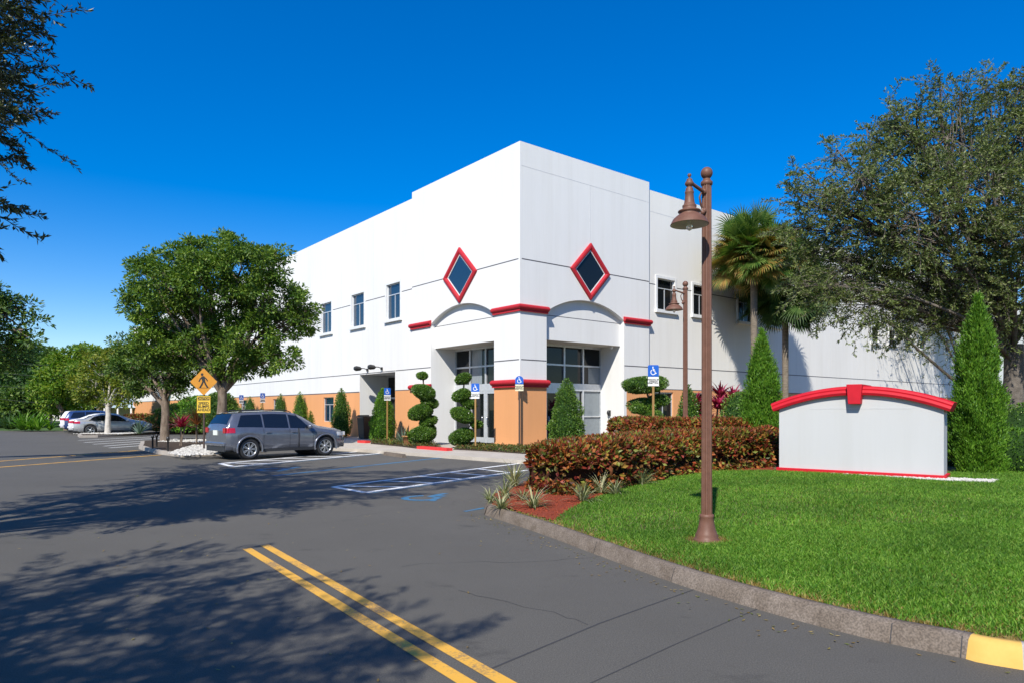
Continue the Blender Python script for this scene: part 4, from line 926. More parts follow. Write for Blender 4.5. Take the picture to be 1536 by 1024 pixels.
# ================================================================== VEHICLES (x forward, y left)
def smooth_interp(xs, ys):
    xs = np.array(xs); ys = np.array(ys)
    return lambda x: float(np.interp(x, xs, ys))
def make_car(name, label, spec, loc, rz):
    r = thing(name, label, 'car', loc, rz)
    Lf, Lr = spec['front'], spec['rear']; W2 = spec['w']/2; WR = spec['wr']; wx = spec['wheels']; R = spec['R']
    top = smooth_interp(*zip(*spec['top'])); belt = smooth_interp(*zip(*spec['belt']))
    def halfw(x):
        t = 1.0
        if x > Lf-.9: t = 1-.20*((x-(Lf-.9))/.9)**2.2
        if x < Lr+.6: t = 1-.10*((Lr+.6-x)/.6)**2.2
        return W2*t
    def bottom(x):
        z = spec['sill']
        for w_ in wx:
            d = abs(x-w_); RR = R+.065
            if d < RR: z = max(z, R+math.sqrt(RR*RR-d*d))
        if x > Lf-.25 or x < Lr+.25: z = max(z, spec['sill']+.06)
        return z
    def roofw(x): # half width of the roof edge
        return min(spec['roofw'], halfw(x)-.04)
    xs = sorted(set(list(np.arange(Lr, Lf, .05)) + [Lf] + [w_+s_*(R+.065) for w_ in wx for s_ in (-1, 1)] + [p[0] for p in spec['top']]))
    def sect(x):
        hw = halfw(x); b = bottom(x); bl = belt(x); tp = top(x); end = 0
        bl = min(bl, tp-.03)
        e = min(1, (Lf-x)/.18, ) if x > Lf-.18 else 1; e2 = min(1, (x-Lr)/.12) if x < Lr+.12 else 1; e = min(e, e2)
        hw2 = hw*(1-.03*(1-e))
        rw = hw2-.05 - (hw2-.05-roofw(x))*min(1, max(0, (tp-bl)/ (spec['top_h']-belt(0))))
        mid = spec['sill']+.28
        pts = [(0, b), (hw2-.06, b), (hw2-.015, b+.02), (hw2+.0, max(b+.03, mid)), (hw2+.012, max(b+.05, (mid+bl)/2+.05)), (hw2-.005, max(b+.07, bl-.10)), (hw2-.035, max(b+.09, bl)), ((hw2-.035)*.35+rw*.65, max(b+.1, bl+(tp-bl)*.68)), (rw, max(b+.11, tp-.055)), (rw-.05, max(b+.12, tp-.018)), (rw*.5, max(b+.13, tp+.006)), (0, max(b+.13, tp+.014))]
        return pts
    S_ = [sect(x) for x in xs]; n = len(xs); K = len(S_[0]); mb = MB()
    for sgn_ in (1, -1):
        V = [(xs[i], sgn_*S_[i][k][0], S_[i][k][1]) for i in range(n) for k in range(K)]
        Fc = []
        for i in range(n-1):
            for k in range(K-1):
                f = (i*K+k, (i+1)*K+k, (i+1)*K+k+1, i*K+k+1); Fc.append(f if sgn_ > 0 else f[::-1])
        mb.add(V, Fc, True)
        mb.add(V[:K], [tuple(range(K))]); mb.add(V[-K:], [tuple(range(K-1, -1, -1))])
    bd = mb.build('body', spec['paint'], r)
    def side_pt(x, t, sgn_, off=.006):
        """t in 0..1 from belt to roof edge"""
        s_ = sect(x); a = s_[6]; m_ = s_[7]; c = s_[8]
        if t < .68: q = (a[0]+(m_[0]-a[0])*t/.68, a[1]+(m_[1]-a[1])*t/.68)
        else: q = (m_[0]+(c[0]-m_[0])*(t-.68)/.32, m_[1]+(c[1]-m_[1])*(t-.68)/.32)
        return (x, sgn_*(q[0]+off), q[1])
    for sgn_ in (1, -1):
        for (xa, xb, ta, tb_) in spec['glass']:   # x range, slanting ends (xa bottom/top), (xb bottom/top)
            m = MB(); nn = 10; V = []
            for i in range(nn+1):
                for j in range(5):
                    t = ta+(tb_-ta)*j/4; x0 = xa[0]+(xa[1]-xa[0])*j/4; x1 = xb[0]+(xb[1]-xb[0])*j/4; x = x0+(x1-x0)*i/nn; V.append(side_pt(x, t, sgn_))
            Fc = [(i*5+j, (i+1)*5+j, (i+1)*5+j+1, i*5+j+1) for i in range(nn) for j in range(4)]
            if sgn_ > 0: Fc = [f[::-1] for f in Fc]
            m.add(V, Fc, True); m.build('side_window', 'car_glass', r)
    for nm, (x0, x1, wf) in (('windscreen', spec['ws']), ('rear_window', spec['rw'])):
        m = MB(); V = []; nn = 10
        for i in range(nn+1):
            x = x0+(x1-x0)*i/nn; s_ = sect(x); rw = s_[8][0]
            sl = (top(x+.02)-top(x-.02))/.04; nv = Vector((-sl, 1)).normalized()
            for j in range(9):
                y = (-1+2*j/8)*(rw*wf); zz = np.interp(abs(y), [0, s_[10][0], s_[9][0], s_[8][0]], [s_[11][1], s_[10][1], s_[9][1], s_[8][1]])
                V.append((x+nv.x*.008, y, zz+nv.y*.008))
        m.add(V, [(i*9+j, (i+1)*9+j, (i+1)*9+j+1, i*9+j+1) for i in range(nn) for j in range(8)], True); m.build(nm, 'car_glass', r)
    # dark lower cladding and wheel wells
    m = MB(); m.box(((Lf+Lr)/2, 0, spec['sill']+.12), (Lf-Lr-.5, spec['w']-.34, .22))
    for w_ in wx: m.lathe([(R+.05, -W2+.06), (R+.05, W2-.06)], (0, 0, 0), 20)
    mm = MB(); mm.box(((Lf+Lr)/2, 0, spec['sill']+.12), (Lf-Lr-.5, spec['w']-.30, .22))
    for w_ in wx: mm.tube([(w_, -W2+.10, R+.02), (w_, W2-.10, R+.02)], R+.05, 20)
    for sgn_ in (1, -1): mm.box(((wx[0]+wx[1])/2, sgn_*(W2-.035), spec['sill']+.035), (wx[1]-wx[0]-2*R-.16, .06, .10))
    mm.box((Lr+.10, 0, spec['sill']+.10), (.24, spec['w']*.80, .16)); mm.box((Lf-.10, 0, spec['sill']+.10), (.22, spec['w']*.72, .14)); mm.build('underbody', 'plastic', r)
    if spec.get('flare'):
        for w_ in wx:
            for sgn_ in (1, -1):
                m = MB(); pts = [(w_+(R+.085)*math.cos(a), sgn_*(W2+.012), R+(R+.085)*math.sin(a)) for a in np.linspace(-.25, PI+.25, 22)]; m.tube(pts, .035, 6); m.build('wheel_arch', spec['paint'], r)
    # wheels
    for i, w_ in enumerate(wx):
        for sgn_ in (1, -1):
            wh = bpy.data.objects.new('wheel', None); COL.objects.link(wh); wh.parent = r; wh.location = (w_, sgn_*(W2-.115), R); wh.rotation_euler = (0 if sgn_ > 0 else PI, 0, 0)
            T = Matrix.Rotation(-PI/2, 3, 'X')
            def rot(mb_):
                mb_.v = [(v @ np.array(T).T) for v in mb_.v]; return mb_
            m = MB(); m.lathe([(R*.68, -.11), (R*.93, -.11), (R, -.07), (R, .07), (R*.93, .11), (R*.70, .112), (R*.66, .08)], seg=32, cap=False); rot(m).build('tyre', 'rubber', wh)
            m = MB(); m.lathe([(R*.69, .10), (R*.66, .108), (R*.62, .085), (R*.60, -.02)], seg=32, cap=False)
            ns = spec.get('spokes', 5)
            for k in range(ns*2):
                a = 2*PI*(k//2)/ns + (.13 if k % 2 else -.13); c, s_ = math.cos(a), math.sin(a); px_, py_ = -s_, c
                m.poly([(c*R*.12+px_*.013, s_*R*.12+py_*.013), (c*R*.65+px_*.010, s_*R*.65+py_*.010), (c*R*.65-px_*.010, s_*R*.65-py_*.010), (c*R*.12-px_*.013, s_*R*.12-py_*.013)], .06, .095)
            m.lathe([(0, .10), (R*.15, .10), (R*.17, .06)], seg=16); rot(m).build('rim', 'alloy', wh)
            m = MB(); m.lathe([(0, .02), (R*.66, .02)], seg=24, cap=False); rot(m).build('brake_disc', 'dark_metal', wh)
    # lights
    for sgn_ in (1, -1):
        for nm, mat, xr, zr in (('tail_light', 'tail_red', spec['tl'][0], spec['tl'][1]), ('headlight', 'lens', spec['hl'][0], spec['hl'][1])):
            m = MB(); V = []; nn = 8
            for i in range(nn+1):
                x = xr[0]+(xr[1]-xr[0])*i/nn
                for j in range(4):
                    zz = zr[0]+(zr[1]-zr[0])*j/3; s_ = sect(min(max(x, Lr), Lf)); y = np.interp(zz, [s_[k][1] for k in range(2, 9)], [s_[k][0] for k in range(2, 9)]); V.append((x, sgn_*(y+.012), zz))
            Fc = [(i*4+j, (i+1)*4+j, (i+1)*4+j+1, i*4+j+1) for i in range(nn) for j in range(3)]
            m.add(V, Fc if sgn_ < 0 else [f[::-1] for f in Fc], True)
            xe = Lr-.012 if nm == 'tail_light' else Lf+.012; hw = halfw(Lr if nm == 'tail_light' else Lf); wid = .2 if nm == 'tail_light' else .16
            m.box((xe, sgn_*(hw-wid/2-.01), (zr[0]+zr[1])/2), (.024, wid, zr[1]-zr[0])); m.build(nm, mat, r)
        m = MB(); mx_, mz = spec['mirror']; m.lathe([(0, -.09), (.07, -.06), (.085, 0), (.07, .06), (0, .09)], (mx_, sgn_*(W2+.06), mz), 12, squash=1.3); m.box((mx_, sgn_*(W2-.03), mz-.05), (.06, .14, .04)); m.build('mirror', spec['paint'], r)
        for hx in spec['handles']: m = MB(); m.box((hx, sgn_*(W2+.022), spec['hz']), (.19, .03, .032)); m.build('door_handle', spec['paint'] if not spec.get('chrome') else 'chrome', r, bevel=.008)
        m = MB()
        for sx in spec['seams']:
            for j in range(9):
                z0 = spec['sill']+.10+(belt(sx)-spec['sill']-.12)*j/9; z1 = spec['sill']+.10+(belt(sx)-spec['sill']-.12)*(j+1)/9; s_ = sect(sx)
                f = lambda zz: np.interp(zz, [s_[k][1] for k in range(2, 9)], [s_[k][0] for k in range(2, 9)])+.002
                m.add([(sx-.006, sgn_*f(z0), z0), (sx+.006, sgn_*f(z0), z0), (sx+.006, sgn_*f(z1), z1), (sx-.006, sgn_*f(z1), z1)], [(0, 1, 2, 3)])
        m.build('door_seam', 'black', r)
        if spec.get('rails'):
            m = MB(); xa, xb = spec['rails']; pts = [(xa+(xb-xa)*i/10, sgn_*(spec['roofw']-.09), top(xa+(xb-xa)*i/10)+(.045 if 0 < i < 10 else .0)) for i in range(11)]; m.tube(pts, .018, 6); m.build('roof_rail', 'plastic', r)
    m = MB(); m.box((Lr-.016, 0, spec['plate']), (.02, .34, .17)); m.build('licence_plate', 'plate', r)
    m = MB(); m.box((Lr-.02, 0, spec['sill']+.27), (.10, spec['w']*.86, .13)); m.box((Lf-.03, 0, spec['sill']+.22), (.10, spec['w']*.70, .12)); m.build('bumper', spec['paint'], r, bevel=.035)
    m = MB(); m.box((Lf+.005, 0, .68), (.03, .8, .16)); m.build('grille', 'plastic', r)
    return r
suv = dict(front=2.30, rear=-2.28, w=1.86, wr=0, roofw=.62, top_h=1.66, sill=.27, R=.36, wheels=(-1.50, 1.39), paint='suv_paint', flare=True, spokes=7,
    top=[(-2.28, .99), (-2.24, 1.14), (-2.14, 1.34), (-1.99, 1.56), (-1.90, 1.60), (-1.5, 1.63), (-.6, 1.66), (.0, 1.645), (.32, 1.59), (.6, 1.46), (1.0, 1.20), (1.16, 1.13), (1.9, 1.02), (2.13, .93), (2.26, .78), (2.30, .62)],
    belt=[(-2.42, 1.10), (-1.5, 1.085), (0, 1.04), (1.2, 1.0), (2.42, .85)],
    glass=[((-1.92, -1.72), (-1.02, -1.02), .05, .88), ((-.96, -.96), (-.06, -.06), .03, .90), ((0.0, 0.0), (.86, .34), .03, .88)], ws=(.40, 1.0, .93), rw=(-2.20, -1.98, .92),
    tl=((-2.28, -2.0), (.92, 1.09)), hl=((1.88, 2.30), (.74, .88)), mirror=(.72, 1.10), handles=(-.83, .14), hz=.91, seams=(-1.0, -.03, .88), rails=(-1.75, .2), plate=.92)
# rear wheel (right side) stands at the surveyed spot; heading 45.6 degrees
hd = math.radians(45.6); rear = Vector((-9.03, 23.4)); fw = Vector((math.cos(hd), math.sin(hd))); rt = Vector((math.sin(hd), -math.cos(hd)))
cpos = rear + fw*1.50 - rt*.82
make_car('parked_suv', 'grey seven-seat family car with tinted windows parked beside the island', suv, (cpos.x, cpos.y, .0), hd)
sed = dict(front=2.32, rear=-2.32, w=1.84, wr=0, roofw=.58, top_h=1.45, sill=.22, R=.33, wheels=(-1.36, 1.42), paint='silver_paint', spokes=5,
    top=[(-2.32, .80), (-2.28, .98), (-2.1, 1.04), (-1.75, 1.09), (-1.15, 1.34), (-.75, 1.43), (-.2, 1.46), (.2, 1.42), (.6, 1.27), (1.1, 1.03), (1.3, .98), (1.9, .90), (2.2, .78), (2.32, .58)],
    belt=[(-2.32, .98), (-1.2, .96), (0, .92), (1.1, .88), (2.32, .7)],
    glass=[((-1.48, -1.15), (-.55, -.50), .06, .86), ((-.46, -.42), (.95, .30), .04, .88)], ws=(.35, 1.02, .92), rw=(-1.68, -1.18, .9),
    tl=((-2.32, -1.95), (.78, .94)), hl=((1.85, 2.32), (.60, .72)), mirror=(.78, .98), handles=(-.85, .12), hz=.80, seams=(-.98, -.44, .98), plate=.72)
hs_ = math.radians(33); f2 = Vector((math.cos(hs_), math.sin(hs_))); r2 = Vector((math.sin(hs_), -math.cos(hs_)))
cp = Vector((-28.4, 46.0)) + f2*1.36 - r2*.8
make_car('parked_sedan', 'silver sedan nearest in the far row, beside the white-trunked tree', sed, (*cp, 0), hs_)
wc = dict(suv); wc.update(paint='white_car', rails=None, flare=False, w=1.82)
sd2 = dict(sed); sd2.update(paint='white_car'); sd3 = dict(suv); sd3.update(paint='blue_car', flare=False, rails=None)
for i, (nm, lb, sp) in enumerate((('parked_sedan', 'white sedan half hidden behind the silver sedan', sd2), ('parked_hatchback', 'dark blue car showing its roof between two white cars', sd3), ('parked_suv', 'white crossover car farthest left in the far row', wc))):
    q = cp + Vector(LV.xy)*2.75*(i+1); make_car(nm, lb, sp, (q.x, q.y, 0), hs_)

# ================================================================== PLANTS NEAR THE BUILDING
def cone_shrub(label, px, D, z0, w_, h, n, leaf='leaf_ficus', rnd=.75, group=None, name='cone_shrub', lL=.07):
    r = thing(name, label, 'shrub', (X(px, D), D, z0), 0, group)
    m = MB(); R_ = w_/2
    prof = [(R_*.55, .08)] + [(R_*(math.sin(min(1, t*1.0)*PI*.5+.35) if t < .0 else (1-t**(1.15+rnd*1.2))**.62)*(.84+.16*min(1, t*5))*(1-.10*t), .1+t*(h-.1)) for t in np.linspace(0, 1, 14)]
    shrub_lathe(prof, n*2, lL, lL*.55, m, rough=.08); m.build('foliage', leaf, r)
    m = MB(); m.tube([(0, 0, -.05), (0, 0, h*.5)], [.05, .03], 6); m.build('stem', 'bark', r); return r
def wpx(px, D): return px*D/F
cone_shrub('broad cone-clipped shrub beside the right entrance glass', 850, 27.2, .12, wpx(54, 27.2), Z(568, 27.2)-.12, 4200)
cone_shrub('tall bright green cone shrub between the bin and the orange wall', 574, 34.5, .12, wpx(38, 34.5), Z(582, 34.5)-.12, 3800, 'leaf_thuja')
cone_shrub('dark cone shrub just right of the ground floor window', 512, 39.3, .12, wpx(30, 39.3), Z(582, 39.3)-.12, 3000)
cone_shrub('cone shrub by the wall, just left of the ground floor window', 450, 46, .12, wpx(26, 46), Z(587, 46)-.12, 1600, 'leaf_thuja', group='cone shrubs along the orange wall')
cone_shrub('cone shrub by the wall above the middle of the grey car roof', 421, 49, .12, wpx(24, 49), Z(590, 49)-.12, 1500, 'leaf_ficus', group='cone shrubs along the orange wall')
for px_, lb in ((399, 'cone shrub behind the right of the two far parking signs'), (375, 'cone shrub between the two far parking signs'), (350, 'cone shrub left of both far parking signs, near the big tree')):
    cone_shrub(lb, px_, 53, .12, wpx(26, 53), Z(594, 53)-.12, 1200, 'leaf_ficus', group='cone shrubs along the orange wall')
cone_shrub('small upright yellow-green shrub beside the front of the grey car roof', 466, 43, .12, .55, 1.5, 900, 'leaf_yellow')
def topiary(label, px, D, z0, balls, lean=0):
    r = thing('spiral_topiary', label, 'topiary', (X(px, D), D, z0), 0)
    m = MB(); path = [(0, 0, -.05)]
    for dx, py, rp in balls:
        z = Z(py, D)-z0; R_ = wpx(rp*.92, D); cx = wpx(dx, D); cy = random.uniform(-.08, .08)
        prof = [(R_*math.cos(a)*1.0, R_*.62*math.sin(a)) for a in np.linspace(-PI/2+.1, PI/2, 11)]
        sub = MB(); shrub_lathe(prof, int(7000*R_*R_*4)+300, .06, .034, sub, (cx, cy, z), .05, .2, True)
        tl_ = random.choice((-.2, .2)) if rp > 10 else 0
        for q_ in sub.v+sub.core.v: q_[:, 2] += (q_[:, 0]-cx)*tl_
        m.merge(sub); path.append((cx*.5, cy, z))
    m.build('foliage', 'leaf_ficus', r); path = [path[0]] + sorted(path[1:], key=lambda p: p[2]); m = MB(); m.tube(path, .035, 7); m.build('stem', 'bark', r)
topiary('spiral-clipped topiary with a small top ball beside the red lower trim', 635, 30.3, .13, [(-1, 563, 9), (2, 588, 19), (-3, 617, 20), (0, 651, 24), (8, 603, 14), (7, 632, 14)])
topiary('spiral-clipped topiary in front of the left entrance doors', 697, 28.4, .13, [(-1, 567, 13), (-4, 592, 15), (-2, 622, 19), (-4, 654, 20), (18, 636, 9), (6, 605, 12)])
r = thing('cloud_topiary', 'cloud-pruned small tree with two flat pads behind the hedge', 'topiary', (X(968, 24), 24, .3))
m = MB()
for dx, py, rp, sq in ((-3, 577, 30, .38), (-12, 580, 18, .5), (16, 574, 17, .6), (0, 607, 24, .42), (20, 600, 16, .5), (-10, 612, 14, .5), (8, 622, 16, .5)):
    R_ = wpx(rp, 24); c = (wpx(dx, 24), random.uniform(-.2, .2), Z(py, 24)-.3); sub = MB()
    shrub_lathe([(R_*math.cos(a), R_*sq*math.sin(a)) for a in np.linspace(-PI/2+.1, PI/2, 11)], int(6000*R_*R_*2)+500, .055, .03, sub, c, .05, .25)
    m.merge(sub)
m.build('foliage', 'leaf_ficus', r); m = MB(); m.tube([(0, 0, 0), (.12, 0, .6), (-.1, 0, 1.2), (.15, 0, 1.7), (0, 0, 2.2)], [.07, .06, .05, .045, .03], 8); m.tube([(.1, 0, 1.0), (.5, 0, 1.5), (.5, 0, 2.3)], .03, 6); m.build('stem', 'bark', r)
cone_shrub('small cone shrub behind the hedge beside the far lamp post', 1032, 25, .3, wpx(38, 25), Z(577, 25)-.3, 2400)
cone_shrub('narrow dark shrub between the lamp post and the red ti plants', 1050, 27, .3, .9, 1.7, 1200)
# sidewalk bed plants
def tuft(name, label, cat, loc, n, L, W, mat, lean=.5, group=None, up=.15):
    m = MB(); strap_tuft(m, (0, 0, 0), n, L, W, lean, 3, up); o = m.build(name, mat, label=label, category=cat); o.location = loc
    if group: o['group'] = group
    return o
def onp(px, py, z): return (*G(px, py, z), z)
tuft('agave', 'grey spiky agave at the foot of the spiral topiary by the orange wall', 'plant', onp(604, 664, .13), 46, .85, .06, 'leaf_agave', .12)
for px_, py_, lb in ((586, 666, 'golden striped plant below the parking sign by the cone shrub'), (728, 672, 'golden striped plant by the door, left of the orange column'), (740, 674, 'golden striped plant touching the foot of the orange column')):
    tuft('striped_plant', lb, 'plant', onp(px_, py_, .13), 24, .45, .05, 'leaf_gold', .45)
gc = MB(); P = np.concatenate([scatter(beds[0], 9000, (-9, -3), (27, 36)), scatter(beds[1], 22000, (-3, 4), (22, 31))]); P = P[rng.random(len(P)) < .8]; n = len(P)
add_leaves(gc, np.column_stack([P, .145+.12*rng.random(n)]), rng.normal(size=(n, 3))+np.array([0, 0, .5]), .09, .05, .6); struct('bed_groundcover', gc, 'groundcover', 'stuff')
def pot(mb, c, r, h): mb.lathe([(r*.7, 0), (r, h*.9), (r*1.08, h*.9), (r*1.08, h), (r*.9, h)], c, 16)
r = thing('planter_pot', 'terracotta pot with leafy plant in the bed by the orange wall', 'pot', onp(612, 667, .13)); m = MB(); pot(m, (0, 0, 0), .26, .42); m.build('pot', 'terracotta', r); m = MB(); strap_tuft(m, (0, 0, .4), 30, .6, .05, .4); m.build('plant', 'leaf_ficus', r)
# bin in the side recess
bn = thing('trash_bin', 'black wheeled trash bin in the side entrance recess', 'bin', (X(550, 37.5), 37.5, .12), ang)
m = MB(); m.add([(-.32, -.32, 0), (.32, -.32, 0), (.32, .32, 0), (-.32, .32, 0), (-.40, -.40, 1.15), (.40, -.40, 1.15), (.40, .40, 1.15), (-.40, .40, 1.15)], [(3, 2, 1, 0), (0, 1, 5, 4), (1, 2, 6, 5), (2, 3, 7, 6), (3, 0, 4, 7), (4, 5, 6, 7)]); m.build('bin_body', 'bin_black', bn, bevel=.03)
m = MB(); m.box((0, 0, 1.20), (.86, .86, .08)); m.box((0, .40, 1.27), (.7, .08, .06)); m.build('lid', 'bin_black', bn, bevel=.02)

for px_, D, w_, h_, lf, lb in ((275, 50, 4.2, 2.0, 'leaf_tree2', 'dark green shrub mass between the two shade tree trunks, left one'), (302, 48, 3.6, 2.5, 'leaf_thuja', 'brighter green shrub directly behind the crossing sign'), (330, 46, 2.3, 2.7, 'leaf_tree2', 'tall dark shrub behind the trunk of the largest shade tree')):
    r = thing('round_shrub', lb, 'shrub', (X(px_, D), D, .1)); m = MB(); R_ = w_/2
    shrub_lathe([(R_*math.cos(a)**.7, h_*.45+h_*.55*math.sin(a)) for a in np.linspace(-.8, PI/2-.01, 12)], 4200, .16, .08, m, rough=.25, upd=.3); m.build('foliage', lf, r)
# ================================================================== COPPER-LEAVED HEDGE
def hedge(label, path, width, zt, z0, n, leaf, lL, name='hedge', jit=.10):
    path = resample(path, 60); L_ = np.sum(np.linalg.norm(np.diff(path, axis=0), axis=1))
    tg = np.gradient(path, axis=0); tg /= np.linalg.norm(tg, axis=1, keepdims=True); nr = np.stack([-tg[:, 1], tg[:, 0]], 1)
    r = thing(name, label, 'hedge', (path[0][0], path[0][1], z0))
    t = rng.random(n)*59; i = t.astype(int); i = np.minimum(i, 58); f = (t-i)[:, None]; c = path[i]*(1-f)+path[i+1]*f; nn = nr[i]
    # cross-section: superellipse half
    a = rng.random(n)*PI*1.3-PI*.15; ca, sa = np.cos(a), np.sin(a); e = .45
    rx = np.sign(ca)*np.abs(ca)**e; rz = np.sign(sa)*np.abs(sa)**e
    end = np.minimum(1, np.minimum(t, 59-t)/59*L_/(width*.5)); sc = np.sqrt(np.maximum(.05, 1-(1-end)**2))
    H_ = (zt-z0) if not callable(zt) else zt(t/59)-z0
    nz = np.array([noise.noise(Vector((c[k][0]*1.6+rx[k], c[k][1]*1.6, rz[k]*1.4))) for k in range(n)]) 
    k1 = 1+nz*.28-rng.random(n)**2*.22
    off = rx*width/2*k1*sc; hz = .42*H_+rz*.58*H_*(.93+.07*k1)*(.75+.25*sc)
    P = np.column_stack([c[:, 0]-path[0][0]+nn[:, 0]*off, c[:, 1]-path[0][1]+nn[:, 1]*off, np.maximum(.05, hz)])
    O = np.column_stack([nn[:, 0]*rx, nn[:, 1]*rx, rz]); O = unit(O)
    D = O*.55 + rng.normal(size=(n, 3))*.65 + np.array([0, 0, .05])
    m = MB(); add_leaves(m, P, D, lL*(.6+.75*rng.random(n)), lL*.62*(.6+.7*rng.random(n)), .35, O, .6)
    m.build('foliage', leaf, r)
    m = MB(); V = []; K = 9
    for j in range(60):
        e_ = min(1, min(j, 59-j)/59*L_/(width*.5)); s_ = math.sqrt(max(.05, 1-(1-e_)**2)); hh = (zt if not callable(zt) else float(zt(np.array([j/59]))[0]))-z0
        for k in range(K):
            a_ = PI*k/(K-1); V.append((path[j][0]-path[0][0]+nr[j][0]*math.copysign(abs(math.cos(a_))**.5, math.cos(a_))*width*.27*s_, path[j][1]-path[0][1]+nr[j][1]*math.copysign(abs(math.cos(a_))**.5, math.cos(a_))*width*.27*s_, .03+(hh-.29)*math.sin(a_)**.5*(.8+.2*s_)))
    m.add(V, [(j*K+k, j*K+k+1, (j+1)*K+k+1, (j+1)*K+k) for j in range(59) for k in range(K-1)], True); m.build('shade_core', 'core_shade_copper', r)  # core colour holds the shade inside the hedge
    return r
zf = lambda t: np.interp(t, [0, .15, .5, 1], [1.05, 1.10, 1.15, 1.20])
hedge('long waist-high copper-leaved hedge curving from the lot to the monument sign', [(.34, 12.55), (1.4, 12.85), (2.6, 14.4), (3.9, 15.7), (5.3, 16.4), (6.2, 16.7)], 1.4, zf, .2, 34000, 'leaf_copper', .112)
hedge('taller copper-leaved hedge behind the front hedge, around the parking sign', [(3.25, 20.6), (3.9, 19.0), (5.0, 17.9), (6.6, 17.9)], 1.1, 1.43, .3, 15000, 'leaf_copper', .11)
# border tufts
bt = [(735, 752, .30, 26), (752, 762, .34, 34), (800, 762, .42, 40), (771, 735, .55, 60), (757, 748, .4, 36), (784, 752, .3, 22), (874, 752, .42, 40), (902, 742, .42, 44), (923, 744, .34, 30), (945, 731, .46, 46), (962, 726, .44, 44), (990, 714, .5, 48), (1008, 712, .46, 44), (1040, 708, .46, 44), (1087, 705, .46, 40), (1117, 704, .4, 34), (1140, 703, .4, 34)]
lbs = ['at the kerb tip of the red mulch bed', 'beside the kerb, second from the bed tip', 'on red mulch at the hedge foot, bold striped leaves', 'largest pale tuft below the left end of the hedge', 'between the kerb tip tuft and the largest tuft', 'small one in front of the hedge end', 'where the lawn begins against the red mulch', 'just right of the lawn corner tuft', 'short one left of the hedge bend', 'below the hedge bend with long leaves', 'right of the hedge bend tuft', 'left of the near lamp post, larger', 'close left of the near lamp post', 'touching the near lamp post outline', 'right of the near lamp post', 'midway between lamp post and monument sign', 'nearest the monument sign']
for (px_, py_, L_, n_), lb in zip(bt, lbs):
    zz = .15 if px_ < 850 else (.2 if px_ < 960 else .28); x, y = G(px_, py_, zz)
    tuft('striped_lily', 'striped pale lily tuft ' + lb, 'plant', (x, y, lawn_z(x, y)), int(n_*1.5), L_*1.1, .028, 'leaf_lily', .38, 'striped lily tufts edging the bed', .35)
# ti plants
for px_, D, lb, sz in ((1092, 27, 'crimson ti plant behind the hedge, right of the near lamp post', 1.0), (1066, 26, 'smaller crimson ti plant seen behind the near lamp post', .85), (1050, 31, 'dark red ti plant left of the near lamp post by the wall', .8)):
    r = thing('ti_plant', lb, 'plant', (X(px_, D), D, .3), 0, 'crimson ti plants'); m = MB(); m2 = MB()
    for k in range(9):
        dx, dy, h = random.uniform(-.8, .8)*sz, random.uniform(-.3, .3), random.uniform(1.0, 2.0)*sz; strap_tuft(m, (dx, dy, h), 30, .8*sz, .13, .35, 3, .1); m2.tube([(dx*.3, dy, 0), (dx, dy, h)], .025, 5)
    m.build('leaves', 'leaf_ti', r); m2.build('stems', 'bark', r)
# ================================================================== ARBORVITAE AND GREEN SHRUBS
def thuja(label, px, D, z0, w_, h, n):
    r = thing('arborvitae', label, 'conifer', (X(px, D), D, z0), 0, 'columnar arborvitae flanking the monument sign'); m = MB(); R_ = w_/2
    zs = np.linspace(0, 1, 16); prof = [(R_*float(np.interp(t, [0, .05, .27, .41, .62, .76, .87, .95, 1], [.78, .86, .96, .90, .72, .54, .34, .14, .02])), .02+t*h*.95) for t in zs]
    pr = np.array(prof); i = rng.choice(15, size=n, p=(lambda a: a/a.sum())((pr[:-1, 0]+pr[1:, 0])+.02)); t = rng.random(n); rr = pr[i, 0]*(1-t)+pr[i+1, 0]*t; z = pr[i, 1]*(1-t)+pr[i+1, 1]*t; a = rng.random(n)*2*PI
    nz = np.array([noise.noise(Vector((math.cos(A)*2.2*R_*2, math.sin(A)*2.2*R_*2, zz*2.2)) + Vector((px, 0, 0))) for A, zz in zip(a, z)])
    rr = rr*(1+.55*nz)-rng.random(n)**1.5*.16*R_*2; rr = np.maximum(rr, .01)
    m_, k = n, 5
    P = np.column_stack([rr*np.cos(a), rr*np.sin(a), z]); D_ = np.column_stack([np.cos(a)*.45, np.sin(a)*.45, np.full(n, 1.0)])+rng.normal(size=(n, 3))*.28
    P = np.repeat(P, k, 0)+rng.normal(size=(n*k, 3))*.028; D_ = np.repeat(D_, k, 0)+rng.normal(size=(n*k, 3))*.25
    O = np.column_stack([np.cos(np.repeat(a, k)), np.sin(np.repeat(a, k)), np.zeros(n*k)])
    add_leaves(m, P, D_, .085*(.6+.8*rng.random(n*k)), .02, .1, O, .5)
    m.core = MB(); m.core.lathe([(max(.0, q*.66-.02), zz*.93) for q, zz in prof], seg=16); m.build('foliage', 'leaf_thuja', r)
    m = MB(); m.tube([(0, 0, -.1), (0, 0, h*.6)], [.06, .03], 6); m.build('trunk', 'bark', r)
thuja('tall columnar arborvitae at the right end of the monument sign', 1467, 14.6, .28, wpx(69, 14.6), Z(432, 14.6)-.28, 9000)
thuja('shorter columnar arborvitae at the left end of the monument sign', 1143, 17.6, .3, wpx(54, 17.6), Z(484, 17.6)-.35, 7000)
